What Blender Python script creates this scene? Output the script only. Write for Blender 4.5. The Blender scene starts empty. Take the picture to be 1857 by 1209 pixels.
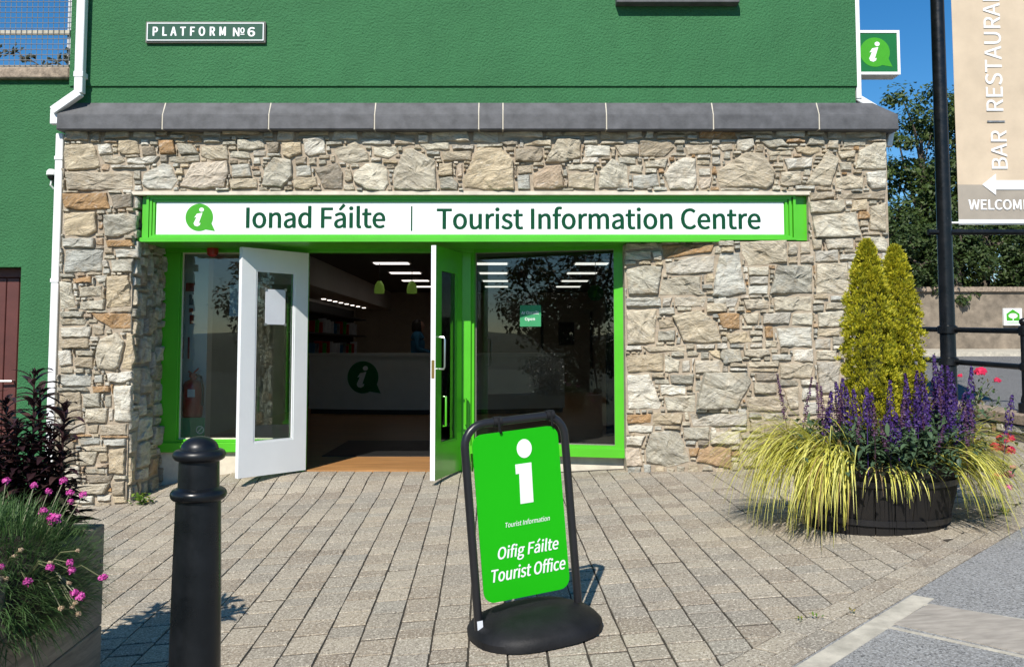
import bpy, bmesh, math, random
import numpy as np
from mathutils import Vector, Matrix, noise
random.seed(7)
C = bpy.context.scene.collection
SC = bpy.context.scene
# ------------------------------------------------------------------ camera
F, CX, CY, TH = 1650.0, 925.0, 518.0, math.radians(3.8)
W, H = 1857.0, 1209.0
EYE = Vector((0, 0, 1.17))
cd = bpy.data.cameras.new('camera'); cam = bpy.data.objects.new('camera', cd); C.objects.link(cam)
cam.location = EYE; cam.rotation_euler = (math.radians(90) + TH, 0, 0)
cd.sensor_width = 36; cd.lens = F / W * 36
cd.shift_x = (W / 2 - CX) / W; cd.shift_y = -(H / 2 - CY) / W
cd.clip_end = 3000; cd.clip_start = 0.05
SC.camera = cam
# ------------------------------------------------------------------ light
SUN = Vector((-0.31, -1.07, 1.0)).normalized()
wd = bpy.data.worlds.new('World'); SC.world = wd; wd.use_nodes = True
nt = wd.node_tree; bgn = nt.nodes['Background']
sky = nt.nodes.new('ShaderNodeTexSky'); sky.sky_type = 'NISHITA'; sky.sun_disc = False
sky.sun_elevation = math.asin(SUN.z); sky.sun_rotation = math.atan2(SUN.x, SUN.y)
sky.air_density = 1.0; sky.dust_density = 0.0; sky.ozone_density = 4.0
hs_ = nt.nodes.new('ShaderNodeHueSaturation'); hs_.inputs['Saturation'].default_value = 1.33
nt.links.new(sky.outputs[0], hs_.inputs['Color']); nt.links.new(hs_.outputs[0], bgn.inputs[0]); bgn.inputs[1].default_value = 0.097
sd = bpy.data.lights.new('sun', 'SUN'); sd.energy = 4.8; sd.angle = math.radians(0.53); sd.color = (1.0, 0.95, 0.87)
so = bpy.data.objects.new('sun', sd); C.objects.link(so); so.location = (-3, -10, 12)
so.rotation_euler = (-SUN).to_track_quat('-Z', 'Y').to_euler()
SC.view_settings.view_transform = 'Standard'; SC.view_settings.look = 'None'
SC.view_settings.exposure = 0.35; SC.view_settings.gamma = 1.0
SC.render.engine = 'CYCLES'

# ------------------------------------------------------------------ pixel <-> place
def ray(px, py):
    u = (px - CX) / F; v = -(py - CY) / F
    return Vector((u, math.cos(TH) - v * math.sin(TH), math.sin(TH) + v * math.cos(TH)))
def P(px, py, Y):
    d = ray(px, py); return EYE + d * (Y / d.y)
def sm(t): t = max(0, min(1, t)); return t * t * (3 - 2 * t)
def g(X, Y):
    Yc = max(-2, min(Y, 9.5)); Xc = max(-7, min(7, X))
    b = .03 * (Yc - 8) - .01 + Xc * (.054 + .005 * (8 - max(Yc, 2)))
    w = sm((Y - 7.8) / .85) * sm((X + 3.5) / 1.1) * sm((1.1 - X) / 1.2); b = b * (1 - w) - .010 * w
    return b
def G(px, py):
    d = ray(px, py); z = 0
    for _ in range(30):
        t = (z - EYE.z) / d.z; p = EYE + d * t; z = g(p.x, p.y)
    return p
def proj(p):
    r = Vector(p) - EYE
    dep = r.y * math.cos(TH) + r.z * math.sin(TH); up = -r.y * math.sin(TH) + r.z * math.cos(TH)
    return CX + F * r.x / dep, CY - F * up / dep

# ------------------------------------------------------------------ objects
WL = {}
def tag(o, label=None, cat=None, group=None, kind=None):
    if label: o['label'] = label
    if cat: o['category'] = cat
    if group: o['group'] = group
    if kind: o['kind'] = kind
    return o
def thing(name, loc, label, cat, group=None):
    o = bpy.data.objects.new(name, None); C.objects.link(o); o.location = loc; o.empty_display_size = .1
    WL[o.name] = Vector(loc); return tag(o, label, cat, group)
def link_mesh(name, me, mat, parent, loc):
    o = bpy.data.objects.new(name, me); C.objects.link(o)
    if mat is not None and len(me.materials) == 0: me.materials.append(mat)
    WL[o.name] = Vector(loc)
    if parent is not None:
        o.parent = parent; o.location = Vector(loc) - WL[parent.name]
    else: o.location = loc
    return o
class MB:
    def __init__(s): s.v = []; s.f = []; s.m = None
    def add(s, vs, fs):
        n = len(s.v)
        if s.m is not None: vs = [s.m @ Vector(v) for v in vs]
        s.v += [tuple(v) for v in vs]; s.f += [tuple(i + n for i in f) for f in fs]; return s
    def box(s, x0, x1, y0, y1, z0, z1, c=0):
        if x0 > x1: x0, x1 = x1, x0
        if y0 > y1: y0, y1 = y1, y0
        if z0 > z1: z0, z1 = z1, z0
        if c:
            b = bmesh.new(); bmesh.ops.create_cube(b, size=1)
            for v in b.verts: v.co = ((x0 + x1) / 2 + v.co.x * (x1 - x0), (y0 + y1) / 2 + v.co.y * (y1 - y0), (z0 + z1) / 2 + v.co.z * (z1 - z0))
            bmesh.ops.bevel(b, geom=list(b.edges), offset=c, segments=1, affect='EDGES')
            s.bm(b); return s
        return s.add([(x0, y0, z0), (x1, y0, z0), (x1, y1, z0), (x0, y1, z0), (x0, y0, z1), (x1, y0, z1), (x1, y1, z1), (x0, y1, z1)],
                     [(0, 3, 2, 1), (4, 5, 6, 7), (0, 1, 5, 4), (1, 2, 6, 5), (2, 3, 7, 6), (3, 0, 4, 7)])
    def bm(s, b):
        b.verts.index_update(); s.add([v.co.copy() for v in b.verts], [[v.index for v in f.verts] for f in b.faces]); b.free(); return s
    def tube(s, pts, r, n=10, cap=True):
        pts = [Vector(p) for p in pts]; k = len(pts); rs = r if isinstance(r, (list, tuple)) else [r] * k
        vs = []; ref = None
        for i, p in enumerate(pts):
            d = (pts[min(i + 1, k - 1)] - pts[max(i - 1, 0)]).normalized()
            if ref is None: ref = Vector((0, 0, 1)) if abs(d.z) < .9 else Vector((1, 0, 0))
            a = d.cross(ref).normalized(); b = a.cross(d).normalized(); ref = b
            for j in range(n):
                t = 2 * math.pi * j / n; vs.append(p + (a * math.cos(t) + b * math.sin(t)) * rs[i])
        fs = [(i * n + j, i * n + (j + 1) % n, (i + 1) * n + (j + 1) % n, (i + 1) * n + j) for i in range(k - 1) for j in range(n)]
        if cap: fs += [tuple(range(n))[::-1], tuple((k - 1) * n + j for j in range(n))]
        return s.add(vs, fs)
    def lathe(s, prof, c, n=32, sx=1, sy=1):
        vs = []; k = len(prof)
        for (r, z) in prof:
            for j in range(n):
                t = 2 * math.pi * j / n; vs.append((c[0] + r * sx * math.cos(t), c[1] + r * sy * math.sin(t), c[2] + z))
        fs = [(i * n + j, i * n + (j + 1) % n, (i + 1) * n + (j + 1) % n, (i + 1) * n + j) for i in range(k - 1) for j in range(n)]
        if prof[0][0] > 1e-6: fs.append(tuple(range(n))[::-1])
        if prof[-1][0] > 1e-6: fs.append(tuple((k - 1) * n + j for j in range(n)))
        return s.add(vs, fs)
    def prism(s, poly, fn, d0, d1):
        """poly 2D, fn(a,b,depth)->3D"""
        n = len(poly); vs = [fn(a, b, d0) for a, b in poly] + [fn(a, b, d1) for a, b in poly]
        fs = [tuple(range(n))[::-1], tuple(range(n, 2 * n))] + [(i, (i + 1) % n, n + (i + 1) % n, n + i) for i in range(n)]
        return s.add(vs, fs)
    def build(s, name, mat, parent=None, smooth=False, recalc=True):
        if not s.v: return None
        a = np.array(s.v); lo = a.min(0); hi = a.max(0); loc = Vector(((lo[0] + hi[0]) / 2, (lo[1] + hi[1]) / 2, lo[2]))
        a = a - np.array(loc)
        me = bpy.data.meshes.new(name); me.from_pydata(a.tolist(), [], s.f)
        if recalc:
            b = bmesh.new(); b.from_mesh(me); bmesh.ops.recalc_face_normals(b, faces=b.faces); b.to_mesh(me); b.free()
        if smooth:
            me.polygons.foreach_set('use_smooth', [True] * len(me.polygons))
            if smooth != 'all': me.set_sharp_from_angle(angle=math.radians(40))
        me.update()
        return link_mesh(name, me, mat, parent, loc)
def frame4(mb, x0, x1, z0, z1, w, y0, y1):
    mb.box(x0, x1, y0, y1, z0, z0 + w); mb.box(x0, x1, y0, y1, z1 - w, z1)
    mb.box(x0, x0 + w, y0, y1, z0 + w, z1 - w); mb.box(x1 - w, x1, y0, y1, z0 + w, z1 - w); return mb

# ------------------------------------------------------------------ materials
def new_mat(name):
    m = bpy.data.materials.new(name); m.use_nodes = True; t = m.node_tree; b = t.nodes['Principled BSDF']
    return m, t, b
def N(t, typ, **k):
    n = t.nodes.new(typ)
    for a, v in k.items(): setattr(n, a, v)
    return n
def ramp(t, fac, stops):
    r = N(t, 'ShaderNodeValToRGB'); e = r.color_ramp.elements
    while len(e) < len(stops): e.new(.5)
    for x, (p, c) in zip(e, stops): x.position = p; x.color = (*c, 1)
    t.links.new(fac, r.inputs[0]); return r.outputs[0]
def noise_n(t, scale, detail=4, rough=.55, vec=None, dist=0):
    n = N(t, 'ShaderNodeTexNoise'); n.inputs['Scale'].default_value = scale; n.inputs['Detail'].default_value = detail
    n.inputs['Roughness'].default_value = rough; n.inputs['Distortion'].default_value = dist
    if vec is not None: t.links.new(vec, n.inputs['Vector'])
    return n.outputs[0]
def pos(t, scale=(1, 1, 1)):
    gm = N(t, 'ShaderNodeNewGeometry')
    if scale == (1, 1, 1): return gm.outputs['Position']
    mp = N(t, 'ShaderNodeMapping'); mp.inputs['Scale'].default_value = scale
    t.links.new(gm.outputs['Position'], mp.inputs[0]); return mp.outputs[0]
def mixc(t, fac, a, b, mode='MIX'):
    m = N(t, 'ShaderNodeMix', data_type='RGBA', blend_type=mode)
    for sock, v in ((m.inputs[0], fac), (m.inputs[6], a), (m.inputs[7], b)):
        if isinstance(v, (int, float)): sock.default_value = v
        elif isinstance(v, tuple): sock.default_value = (*v, 1)
        else: t.links.new(v, sock)
    return m.outputs[2]
def math_n(t, op, a, b=None):
    m = N(t, 'ShaderNodeMath', operation=op)
    for i, v in enumerate((a, b)):
        if v is None: continue
        if isinstance(v, (int, float)): m.inputs[i].default_value = v
        else: t.links.new(v, m.inputs[i])
    return m.outputs[0]
def bump(t, b, h, strength=.3, dist=.01):
    n = N(t, 'ShaderNodeBump'); n.inputs['Strength'].default_value = strength; n.inputs['Distance'].default_value = dist
    t.links.new(h, n.inputs['Height'])
    t.links.new(n.outputs[0], b.inputs['Normal']); return n
def rnd(t):
    gm = N(t, 'ShaderNodeNewGeometry'); oi = N(t, 'ShaderNodeObjectInfo')
    return math_n(t, 'FRACT', math_n(t, 'ADD', gm.outputs['Random Per Island'], oi.outputs['Random']))
def plain(name, col, rough=.5, metal=0, var=.06, nscale=6, bscale=None, bstr=.15, bdist=.004, spec=.5, coat=0, stretch=(1, 1, 1)):
    m, t, b = new_mat(name)
    p = pos(t, stretch); n = noise_n(t, nscale, 5, .6, p)
    lo = tuple(max(0, c * (1 - var * 2)) for c in col); hi = tuple(min(1, c * (1 + var * 1.6)) for c in col)
    t.links.new(ramp(t, n, [(.25, lo), (.75, hi)]), b.inputs['Base Color'])
    b.inputs['Roughness'].default_value = rough; b.inputs['Metallic'].default_value = metal
    b.inputs['Specular IOR Level'].default_value = spec; b.inputs['Coat Weight'].default_value = coat
    b.inputs['Coat Roughness'].default_value = .1
    if bscale: bump(t, b, noise_n(t, bscale, 4, .6, p), bstr, bdist)
    return m
M = {}
def make_stone():
    m, t, b = new_mat('rubble_stone'); r = rnd(t)
    p = pos(t); ofs = N(t, 'ShaderNodeVectorMath', operation='ADD'); cb = N(t, 'ShaderNodeCombineXYZ')
    r10 = math_n(t, 'MULTIPLY', r, 37.0)
    for i in range(3): t.links.new(r10, cb.inputs[i])
    t.links.new(p, ofs.inputs[0]); t.links.new(cb.outputs[0], ofs.inputs[1])
    rot = N(t, 'ShaderNodeVectorRotate', rotation_type='Y_AXIS'); t.links.new(ofs.outputs[0], rot.inputs['Vector'])
    t.links.new(math_n(t, 'MULTIPLY', math_n(t, 'SUBTRACT', r, .5), 1.4), rot.inputs['Angle'])
    mp = N(t, 'ShaderNodeMapping'); mp.inputs['Scale'].default_value = (5, 5, 19); t.links.new(rot.outputs[0], mp.inputs[0])
    base = ramp(t, r, [(0, (.66, .57, .42)), (.12, (.43, .41, .34)), (.24, (.74, .68, .54)), (.36, (.50, .41, .29)), (.48, (.80, .76, .65)),
                       (.60, (.48, .48, .43)), (.70, (.68, .56, .38)), (.80, (.36, .31, .24)), (.90, (.82, .78, .68)), (.968, (.48, .30, .15))])
    band = noise_n(t, 1.0, 7, .68, mp.outputs[0], .6)
    c1 = mixc(t, ramp(t, band, [(.35, (0, 0, 0)), (.62, (1, 1, 1))]), (.40, .38, .35), (1.12, 1.12, 1.1))
    col = mixc(t, .72, base, c1, 'MULTIPLY')
    big = noise_n(t, 9, 4, .6, ofs.outputs[0])
    col = mixc(t, math_n(t, 'MULTIPLY', ramp(t, big, [(.52, (0, 0, 0)), (.72, (1, 1, 1))]), .5), col, (.47, .36, .22))
    veins = ramp(t, noise_n(t, 2.2, 6, .7, mp.outputs[0], 1.5), [(.56, (0, 0, 0)), (.66, (1, 1, 1))])
    col = mixc(t, math_n(t, 'MULTIPLY', veins, .42), col, (.72, .71, .66))
    lich = ramp(t, noise_n(t, 28, 6, .7, ofs.outputs[0]), [(.60, (0, 0, 0)), (.68, (1, 1, 1))])
    col = mixc(t, math_n(t, 'MULTIPLY', lich, .5), col, (.13, .115, .09))
    t.links.new(col, b.inputs['Base Color']); b.inputs['Roughness'].default_value = .82; b.inputs['Specular IOR Level'].default_value = .3
    h = math_n(t, 'ADD', math_n(t, 'MULTIPLY', band, 1.3), math_n(t, 'MULTIPLY', noise_n(t, 55, 6, .7, ofs.outputs[0]), .55))
    bump(t, b, h, 1.0, .03)
    return m
M['stone'] = make_stone()
def make_mortar():
    m, t, b = new_mat('lime_mortar'); p = pos(t)
    col = ramp(t, noise_n(t, 7, 6, .65, p), [(.3, (.30, .245, .18)), (.7, (.46, .385, .29))])
    t.links.new(col, b.inputs['Base Color']); b.inputs['Roughness'].default_value = .95
    bump(t, b, math_n(t, 'ADD', noise_n(t, 14, 4, .6, p), math_n(t, 'MULTIPLY', noise_n(t, 120, 4, .7, p), .4)), .8, .02); return m
M['mortar'] = make_mortar()
def make_render(name, c, fade=.1):
    m, t, b = new_mat(name); p = pos(t)
    n1 = noise_n(t, 1.1, 6, .62, p); n2 = noise_n(t, 8, 5, .6, pos(t, (1, 1, .35)))
    a = tuple(x * .88 for x in c); d = tuple(min(1, x * 1.10) for x in c)
    col = ramp(t, math_n(t, 'ADD', math_n(t, 'MULTIPLY', n1, .6), math_n(t, 'MULTIPLY', n2, .4)), [(.32, a), (.68, d)])
    worn = ramp(t, noise_n(t, 60, 6, .75, p), [(.66, (0, 0, 0)), (.74, (1, 1, 1))])
    col = mixc(t, math_n(t, 'MULTIPLY', worn, .25), col, tuple(min(1, x * 1.35 + .01) for x in c))
    t.links.new(col, b.inputs['Base Color']); b.inputs['Roughness'].default_value = .75; b.inputs['Specular IOR Level'].default_value = .3
    h = math_n(t, 'ADD', noise_n(t, 55, 3, .6, p), math_n(t, 'MULTIPLY', noise_n(t, 5, 3, .5, p), .6))
    bump(t, b, h, 1.0, .016); return m
M['green_render'] = make_render('green_render', (.036, .150, .056))
def make_paver():
    m, t, b = new_mat('concrete_paver'); p = pos(t); r = rnd(t)
    base = ramp(t, r, [(0, (.26, .215, .165)), (.3, (.37, .315, .24)), (.5, (.28, .25, .205)), (.75, (.40, .345, .265)), (1, (.30, .275, .23))])
    blot = noise_n(t, 2.2, 5, .6, p); col = mixc(t, .5, base, ramp(t, blot, [(.3, (.72, .72, .74)), (.7, (1.1, 1.08, 1.02))]), 'MULTIPLY')
    sp = noise_n(t, 95, 4, .75, p)
    col = mixc(t, ramp(t, sp, [(.53, (0, 0, 0)), (.60, (.85, .85, .85))]), col, (.66, .60, .49))
    col = mixc(t, ramp(t, noise_n(t, 80, 4, .75, pos(t, (1.1, .9, 1))), [(.53, (0, 0, 0)), (.60, (.8, .8, .8))]), col, (.12, .10, .08))
    t.links.new(col, b.inputs['Base Color']); b.inputs['Roughness'].default_value = .9; b.inputs['Specular IOR Level'].default_value = .25
    bump(t, b, noise_n(t, 150, 4, .7, p), .5, .004); return m
M['paver'] = make_paver()
def make_tarmac(name, c):
    m, t, b = new_mat(name); p = pos(t)
    col = ramp(t, noise_n(t, 1.6, 5, .6, p), [(.3, tuple(x * .8 for x in c)), (.7, tuple(x * 1.15 for x in c))])
    col = mixc(t, ramp(t, noise_n(t, 90, 4, .75, p), [(.50, (0, 0, 0)), (.58, (.85, .85, .85))]), col, (.42, .42, .41))
    col = mixc(t, ramp(t, noise_n(t, 75, 4, .75, pos(t, (1.2, .8, 1))), [(.53, (0, 0, 0)), (.60, (.85, .85, .85))]), col, (.07, .07, .07))
    t.links.new(col, b.inputs['Base Color']); b.inputs['Roughness'].default_value = .85
    bump(t, b, noise_n(t, 140, 4, .7, p), .6, .006); return m
M['tarmac'] = make_tarmac('footpath_tarmac', (.25, .243, .23))
M['asphalt'] = make_tarmac('road_asphalt', (.092, .089, .084))
M['joint'] = plain('joint_sand', (.040, .032, .022), .95, var=.3, nscale=14, bscale=80)
M['slate'] = plain('coping_slate', (.085, .085, .090), .62, var=.22, nscale=9, bscale=60, bstr=.3)
M['pale_joint'] = plain('pale_pointing', (.55, .50, .40), .9, bscale=80)
M['green'] = plain('bright_green_paint', (.075, .45, .012), .4, var=.05, nscale=3, bscale=22, bstr=.08, coat=.25)
M['white'] = plain('white_gloss_paint', (.78, .80, .80), .35, var=.02, nscale=3, bscale=18, bstr=.05, coat=.2)
M['upvc'] = plain('white_plastic', (.80, .80, .79), .4, var=.03, nscale=2)
M['panel_white'] = plain('sign_panel_white', (.80, .82, .82), .3, var=.01, nscale=2)
M['ink_green'] = plain('dark_green_vinyl', (.003, .060, .026), .6, var=.03, spec=.1)
M['logo_green'] = plain('logo_green_vinyl', (.055, .33, .02), .45, var=.03, spec=.25)
M['sign_green'] = plain('sign_dark_green', (.010, .14, .04), .45, var=.03, spec=.25)
M['white_vinyl'] = plain('white_vinyl', (.80, .80, .80), .4, var=.01)
M['platform_green'] = plain('enamel_green', (.012, .075, .045), .5, var=.05, spec=.25)
M['old_frame'] = plain('sign_edge_grey', (.20, .18, .16), .5)
def make_black():
    m, t, b = new_mat('black_gloss_paint'); p = pos(t)
    chips = ramp(t, noise_n(t, 42, 6, .7, pos(t, (1, 1, .4))), [(.70, (0, 0, 0)), (.73, (1, 1, 1))])
    dust = ramp(t, noise_n(t, 6, 5, .7, p), [(.4, (.004, .005, .006)), (.75, (.010, .011, .013))])
    t.links.new(mixc(t, math_n(t, 'MULTIPLY', chips, .3), dust, (.30, .30, .31)), b.inputs['Base Color'])
    t.links.new(ramp(t, noise_n(t, 12, 5, .7, p), [(.3, (.24, .24, .24)), (.7, (.42, .42, .42))]), b.inputs['Roughness']); b.inputs['Specular IOR Level'].default_value = .4
    bump(t, b, noise_n(t, 30, 4, .6, p), .12, .004); return m
M['black'] = make_black()
M['rubber'] = plain('black_rubber', (.009, .009, .010), .6, spec=.3, var=.3, nscale=9, bscale=90, bstr=.3)
M['tube_black'] = plain('black_powder_coat', (.014, .014, .016), .33, var=.1)
M['aboard'] = plain('aboard_green_vinyl', (.010, .40, .003), .5, var=.02, nscale=2, spec=.2)
M['brown_door'] = plain('oxblood_paint', (.10, .028, .022), .5, var=.1, bscale=30, bstr=.06)
M['concrete'] = plain('weathered_concrete', (.30, .235, .175), .9, var=.35, nscale=18, bscale=70, bstr=.6, bdist=.01)
M['pale_conc'] = plain('pale_concrete', (.47, .43, .35), .9, var=.18, nscale=10, bscale=90, bstr=.5, bdist=.006)
M['cover_slab'] = plain('concrete_cover', (.36, .32, .27), .88, var=.16, nscale=8, bscale=120, bstr=.4, bdist=.004, stretch=(1, 3, 1))
M['cill'] = plain('cream_masonry', (.62, .56, .45), .85, var=.12, nscale=9, bscale=50, bstr=.4)
M['galv'] = plain('galvanised_wire', (.40, .40, .40), .45, metal=.6)
M['steel'] = plain('brushed_steel', (.62, .62, .62), .3, metal=.9)
M['brass'] = plain('brass', (.55, .36, .12), .35, metal=.9)
def make_wood(name, c, sc=(3, 3, 26), rough=.7):
    m, t, b = new_mat(name); n = noise_n(t, 1, 6, .65, pos(t, sc), .8)
    t.links.new(ramp(t, n, [(.28, tuple(x * .55 for x in c)), (.72, tuple(min(1, x * 1.25) for x in c))]), b.inputs['Base Color'])
    b.inputs['Roughness'].default_value = rough; bump(t, b, n, .4, .006); return m
M['timber'] = make_wood('weathered_timber', (.26, .215, .16), (4, 4, 34), .85)
M['floor_wood'] = make_wood('laminate_floor', (.47, .235, .085), (1.2, 16, 3), .38)
M['barrel'] = make_wood('dark_barrel_stave', (.007, .005, .004), (22, 22, 3), .75)
M['soil'] = plain('dark_soil', (.03, .022, .015), .95, var=.4, nscale=30, bscale=60, bstr=1, bdist=.02)
M['int_white'] = plain('interior_white', (.62, .60, .56), .7, var=.03)
M['int_beige'] = plain('interior_beige', (.42, .37, .30), .75, var=.05)
M['int_dark'] = plain('interior_dark', (.05, .05, .05), .8, var=.1)
M['ceil'] = plain('ceiling_dark', (.09, .085, .08), .85, var=.05)
M['red'] = plain('signal_red', (.42, .022, .018), .3, var=.05, coat=.4)
M['hose'] = plain('black_hose', (.012, .012, .012), .5)
M['paper'] = plain('paper_white', (.70, .72, .76), .7, var=.03)
M['grey_print'] = plain('print_grey', (.22, .24, .26), .6, var=.4, nscale=14)
M['sticker_green'] = plain('sticker_green', (.03, .26, .10), .5)
M['banner'] = plain('banner_fabric', (.58, .47, .345), .85, var=.07, nscale=2.5, bscale=30, bstr=.15)
M['banner_grey'] = plain('banner_grey_print', (.34, .30, .25), .85, var=.08, nscale=3)
M['skin'] = plain('skin', (.35, .19, .13), .55, var=.05)
M['hair'] = plain('dark_hair', (.02, .012, .008), .5, var=.2)
M['blue_top'] = plain('blue_cloth', (.03, .17, .32), .85, var=.12, nscale=12)
def emis(name, c, s):
    m, t, b = new_mat(name); b.inputs['Base Color'].default_value = (*c, 1)
    b.inputs['Emission Color'].default_value = (*c, 1); b.inputs['Emission Strength'].default_value = s; return m
M['lamp'] = emis('ceiling_light_diffuser', (1, .93, .88), 1.1)
M['spot'] = emis('spot_lamp', (1, .90, .80), 2.2)
M['pendant'] = emis('green_glass_shade', (.30, .52, .08), .10)
def make_glass():
    m = bpy.data.materials.new('window_glass'); m.use_nodes = True; t = m.node_tree; t.nodes.clear()
    o = N(t, 'ShaderNodeOutputMaterial'); mx = N(t, 'ShaderNodeMixShader'); tr = N(t, 'ShaderNodeBsdfTransparent'); gl = N(t, 'ShaderNodeBsdfGlossy')
    tr.inputs[0].default_value = (.86, .90, .88, 1); gl.inputs['Roughness'].default_value = 0.0
    fr = N(t, 'ShaderNodeFresnel'); fr.inputs[0].default_value = 1.55
    t.links.new(math_n(t, 'MULTIPLY', fr.outputs[0], 1.25), mx.inputs[0])
    t.links.new(tr.outputs[0], mx.inputs[1]); t.links.new(gl.outputs[0], mx.inputs[2]); t.links.new(mx.outputs[0], o.inputs[0]); return m
M['glass'] = make_glass()
def leaf_mat(name, stops, trans=.35, rough=.5):
    m = bpy.data.materials.new(name); m.use_nodes = True; t = m.node_tree; b = t.nodes['Principled BSDF']; o = t.nodes['Material Output']
    gm = N(t, 'ShaderNodeNewGeometry'); c = ramp(t, gm.outputs['Random Per Island'], stops)
    c = mixc(t, .45, c, ramp(t, noise_n(t, 5, 3, .6, gm.outputs['Position']), [(.3, (.55, .55, .55)), (.7, (1.25, 1.25, 1.25))]), 'MULTIPLY')
    t.links.new(c, b.inputs['Base Color']); b.inputs['Roughness'].default_value = rough; b.inputs['Specular IOR Level'].default_value = .35
    tl = N(t, 'ShaderNodeBsdfTranslucent'); t.links.new(c, tl.inputs[0]); mx = N(t, 'ShaderNodeMixShader'); mx.inputs[0].default_value = trans
    t.links.new(b.outputs[0], mx.inputs[1]); t.links.new(tl.outputs[0], mx.inputs[2]); t.links.new(mx.outputs[0], o.inputs[0]); return m
M['sedge'] = leaf_mat('golden_sedge', [(0, (.52, .51, .06)), (.3, (.76, .71, .15)), (.6, (.84, .80, .26)), (.85, (.42, .43, .06)), (.96, (.32, .21, .09))])
M['conifer'] = leaf_mat('golden_conifer', [(0, (.24, .28, .022)), (.35, (.52, .48, .026)), (.7, (.68, .60, .045)), (1, (.17, .21, .016))], .35)
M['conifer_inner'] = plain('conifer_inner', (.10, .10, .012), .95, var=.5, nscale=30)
M['salvia_leaf'] = leaf_mat('salvia_leaf', [(0, (.065, .11, .055)), (.5, (.095, .155, .075)), (1, (.045, .08, .045))], .2)
M['salvia_flower'] = leaf_mat('salvia_flower', [(0, (.045, .020, .13)), (.5, (.070, .030, .19)), (.85, (.06, .018, .07)), (1, (.04, .02, .03))], .2)
M['salvia_spent'] = leaf_mat('salvia_spent', [(0, (.10, .04, .09)), (.6, (.07, .03, .05)), (1, (.12, .05, .16))], .1)
M['rose_leaf'] = leaf_mat('rose_leaf', [(0, (.05, .10, .035)), (.6, (.09, .15, .05)), (1, (.16, .10, .05))], .25, .35)
M['rose'] = leaf_mat('rose_petal', [(0, (.58, .012, .055)), (1, (.70, .03, .10))], .2)
M['geranium'] = leaf_mat('geranium_petal', [(0, (.60, .05, .22)), (1, (.70, .14, .38))], .2)
M['dark_leaf'] = leaf_mat('dark_purple_leaf', [(0, (.022, .010, .014)), (.6, (.04, .018, .022)), (.9, (.075, .040, .035)), (1, (.03, .03, .02))], .12, .38)
M['thrift_leaf'] = leaf_mat('thrift_leaf', [(0, (.05, .11, .03)), (.5, (.085, .17, .05)), (1, (.15, .22, .09))], .25)
M['thrift_pink'] = leaf_mat('thrift_pink', [(0, (.55, .04, .30)), (1, (.70, .13, .45))], .15)
M['seed_head'] = leaf_mat('seed_head', [(0, (.45, .32, .20)), (1, (.58, .44, .30))], .15)
M['stem'] = leaf_mat('plant_stem', [(0, (.12, .14, .06)), (1, (.16, .16, .08))], .05)
M['tree_leaf'] = leaf_mat('tree_leaf', [(0, (.035, .065, .014)), (.4, (.065, .105, .022)), (.8, (.10, .14, .035)), (1, (.028, .05, .014))], .3)
M['tree_leaf2'] = leaf_mat('ash_leaf', [(0, (.03, .055, .016)), (.5, (.05, .085, .022)), (1, (.085, .12, .035))], .3)
M['ivy'] = leaf_mat('ivy_leaf', [(0, (.018, .026, .014)), (1, (.04, .05, .026))], .1)
M['weed'] = leaf_mat('weed_leaf', [(0, (.10, .22, .03)), (.7, (.16, .28, .04)), (1, (.45, .32, .08))], .3)
M['bark'] = plain('bark', (.10, .08, .06), .9, var=.3, nscale=20, bscale=40, bstr=.8, bdist=.02)
M['wall_stucco'] = plain('old_stucco', (.22, .18, .135), .92, var=.3, nscale=3, bscale=20, bstr=.5, bdist=.02)
M['hill'] = plain('hill_green', (.055, .075, .030), .95, var=.4, nscale=.15)

# ------------------------------------------------------------------ lettering
_tc = {}
FONT = None
try:
    import os
    fp = os.path.join(bpy.utils.system_resource('DATAFILES'), 'fonts', 'Noto Sans CJK Regular.woff2')
    if os.path.exists(fp): FONT = bpy.data.fonts.load(fp)
except Exception: FONT = None
def text2d(s, bold=0.0, shear=0.0, spacing=1.0):
    k = (s, bold, shear, spacing)
    if k in _tc: return _tc[k]
    c = bpy.data.curves.new('lettering', 'FONT'); c.body = s; c.shear = shear; c.space_character = spacing
    c.resolution_u = 4
    if FONT: c.font = FONT
    c.extrude = 0; c.fill_mode = 'FRONT'
    o = bpy.data.objects.new('tmp', c); C.objects.link(o)
    dg = bpy.context.evaluated_depsgraph_get(); me = bpy.data.meshes.new_from_object(o.evaluated_get(dg))
    vs = [(v.co.x, v.co.y) for v in me.vertices]; fs = [tuple(p.vertices) for p in me.polygons]
    C.objects.unlink(o); bpy.data.objects.remove(o); bpy.data.meshes.remove(me); bpy.data.curves.remove(c)
    _tc[k] = (vs, fs); return vs, fs
CAP = None
def capheight():
    global CAP
    if CAP is None:
        vs, _ = text2d('I'); CAP = max(v[1] for v in vs) - min(v[1] for v in vs)
    return CAP
def letters(s, fn, a0, a1, b0, cap, name, mat, parent, bold=0, shear=0, spacing=1, th=.0015, rot=False):
    """fn(a,b,out) -> 3D; a along, b up; text spans a0..a1 from baseline b0 with cap height"""
    vs, fs = text2d(s, 0, shear, spacing); x0 = min(v[0] for v in vs); x1 = max(v[0] for v in vs)
    sx = (a1 - a0) / (x1 - x0); sy = cap / capheight(); mb = MB()
    pts = [(a0 + (x - x0) * sx, b0 + y * sy) for x, y in vs]
    bd = bold * cap
    for i, (da, db) in enumerate(((0, 0), (-1, 0), (1, 0), (-.6, .6), (.6, .6), (-.6, -.6), (.6, -.6)) if bold else ((0, 0),)):
        mb.add([fn(a + da * bd, b + db * bd, th - i * .0001) for a, b in pts], fs)
    return mb.build(name, mat, parent, recalc=False)
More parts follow.
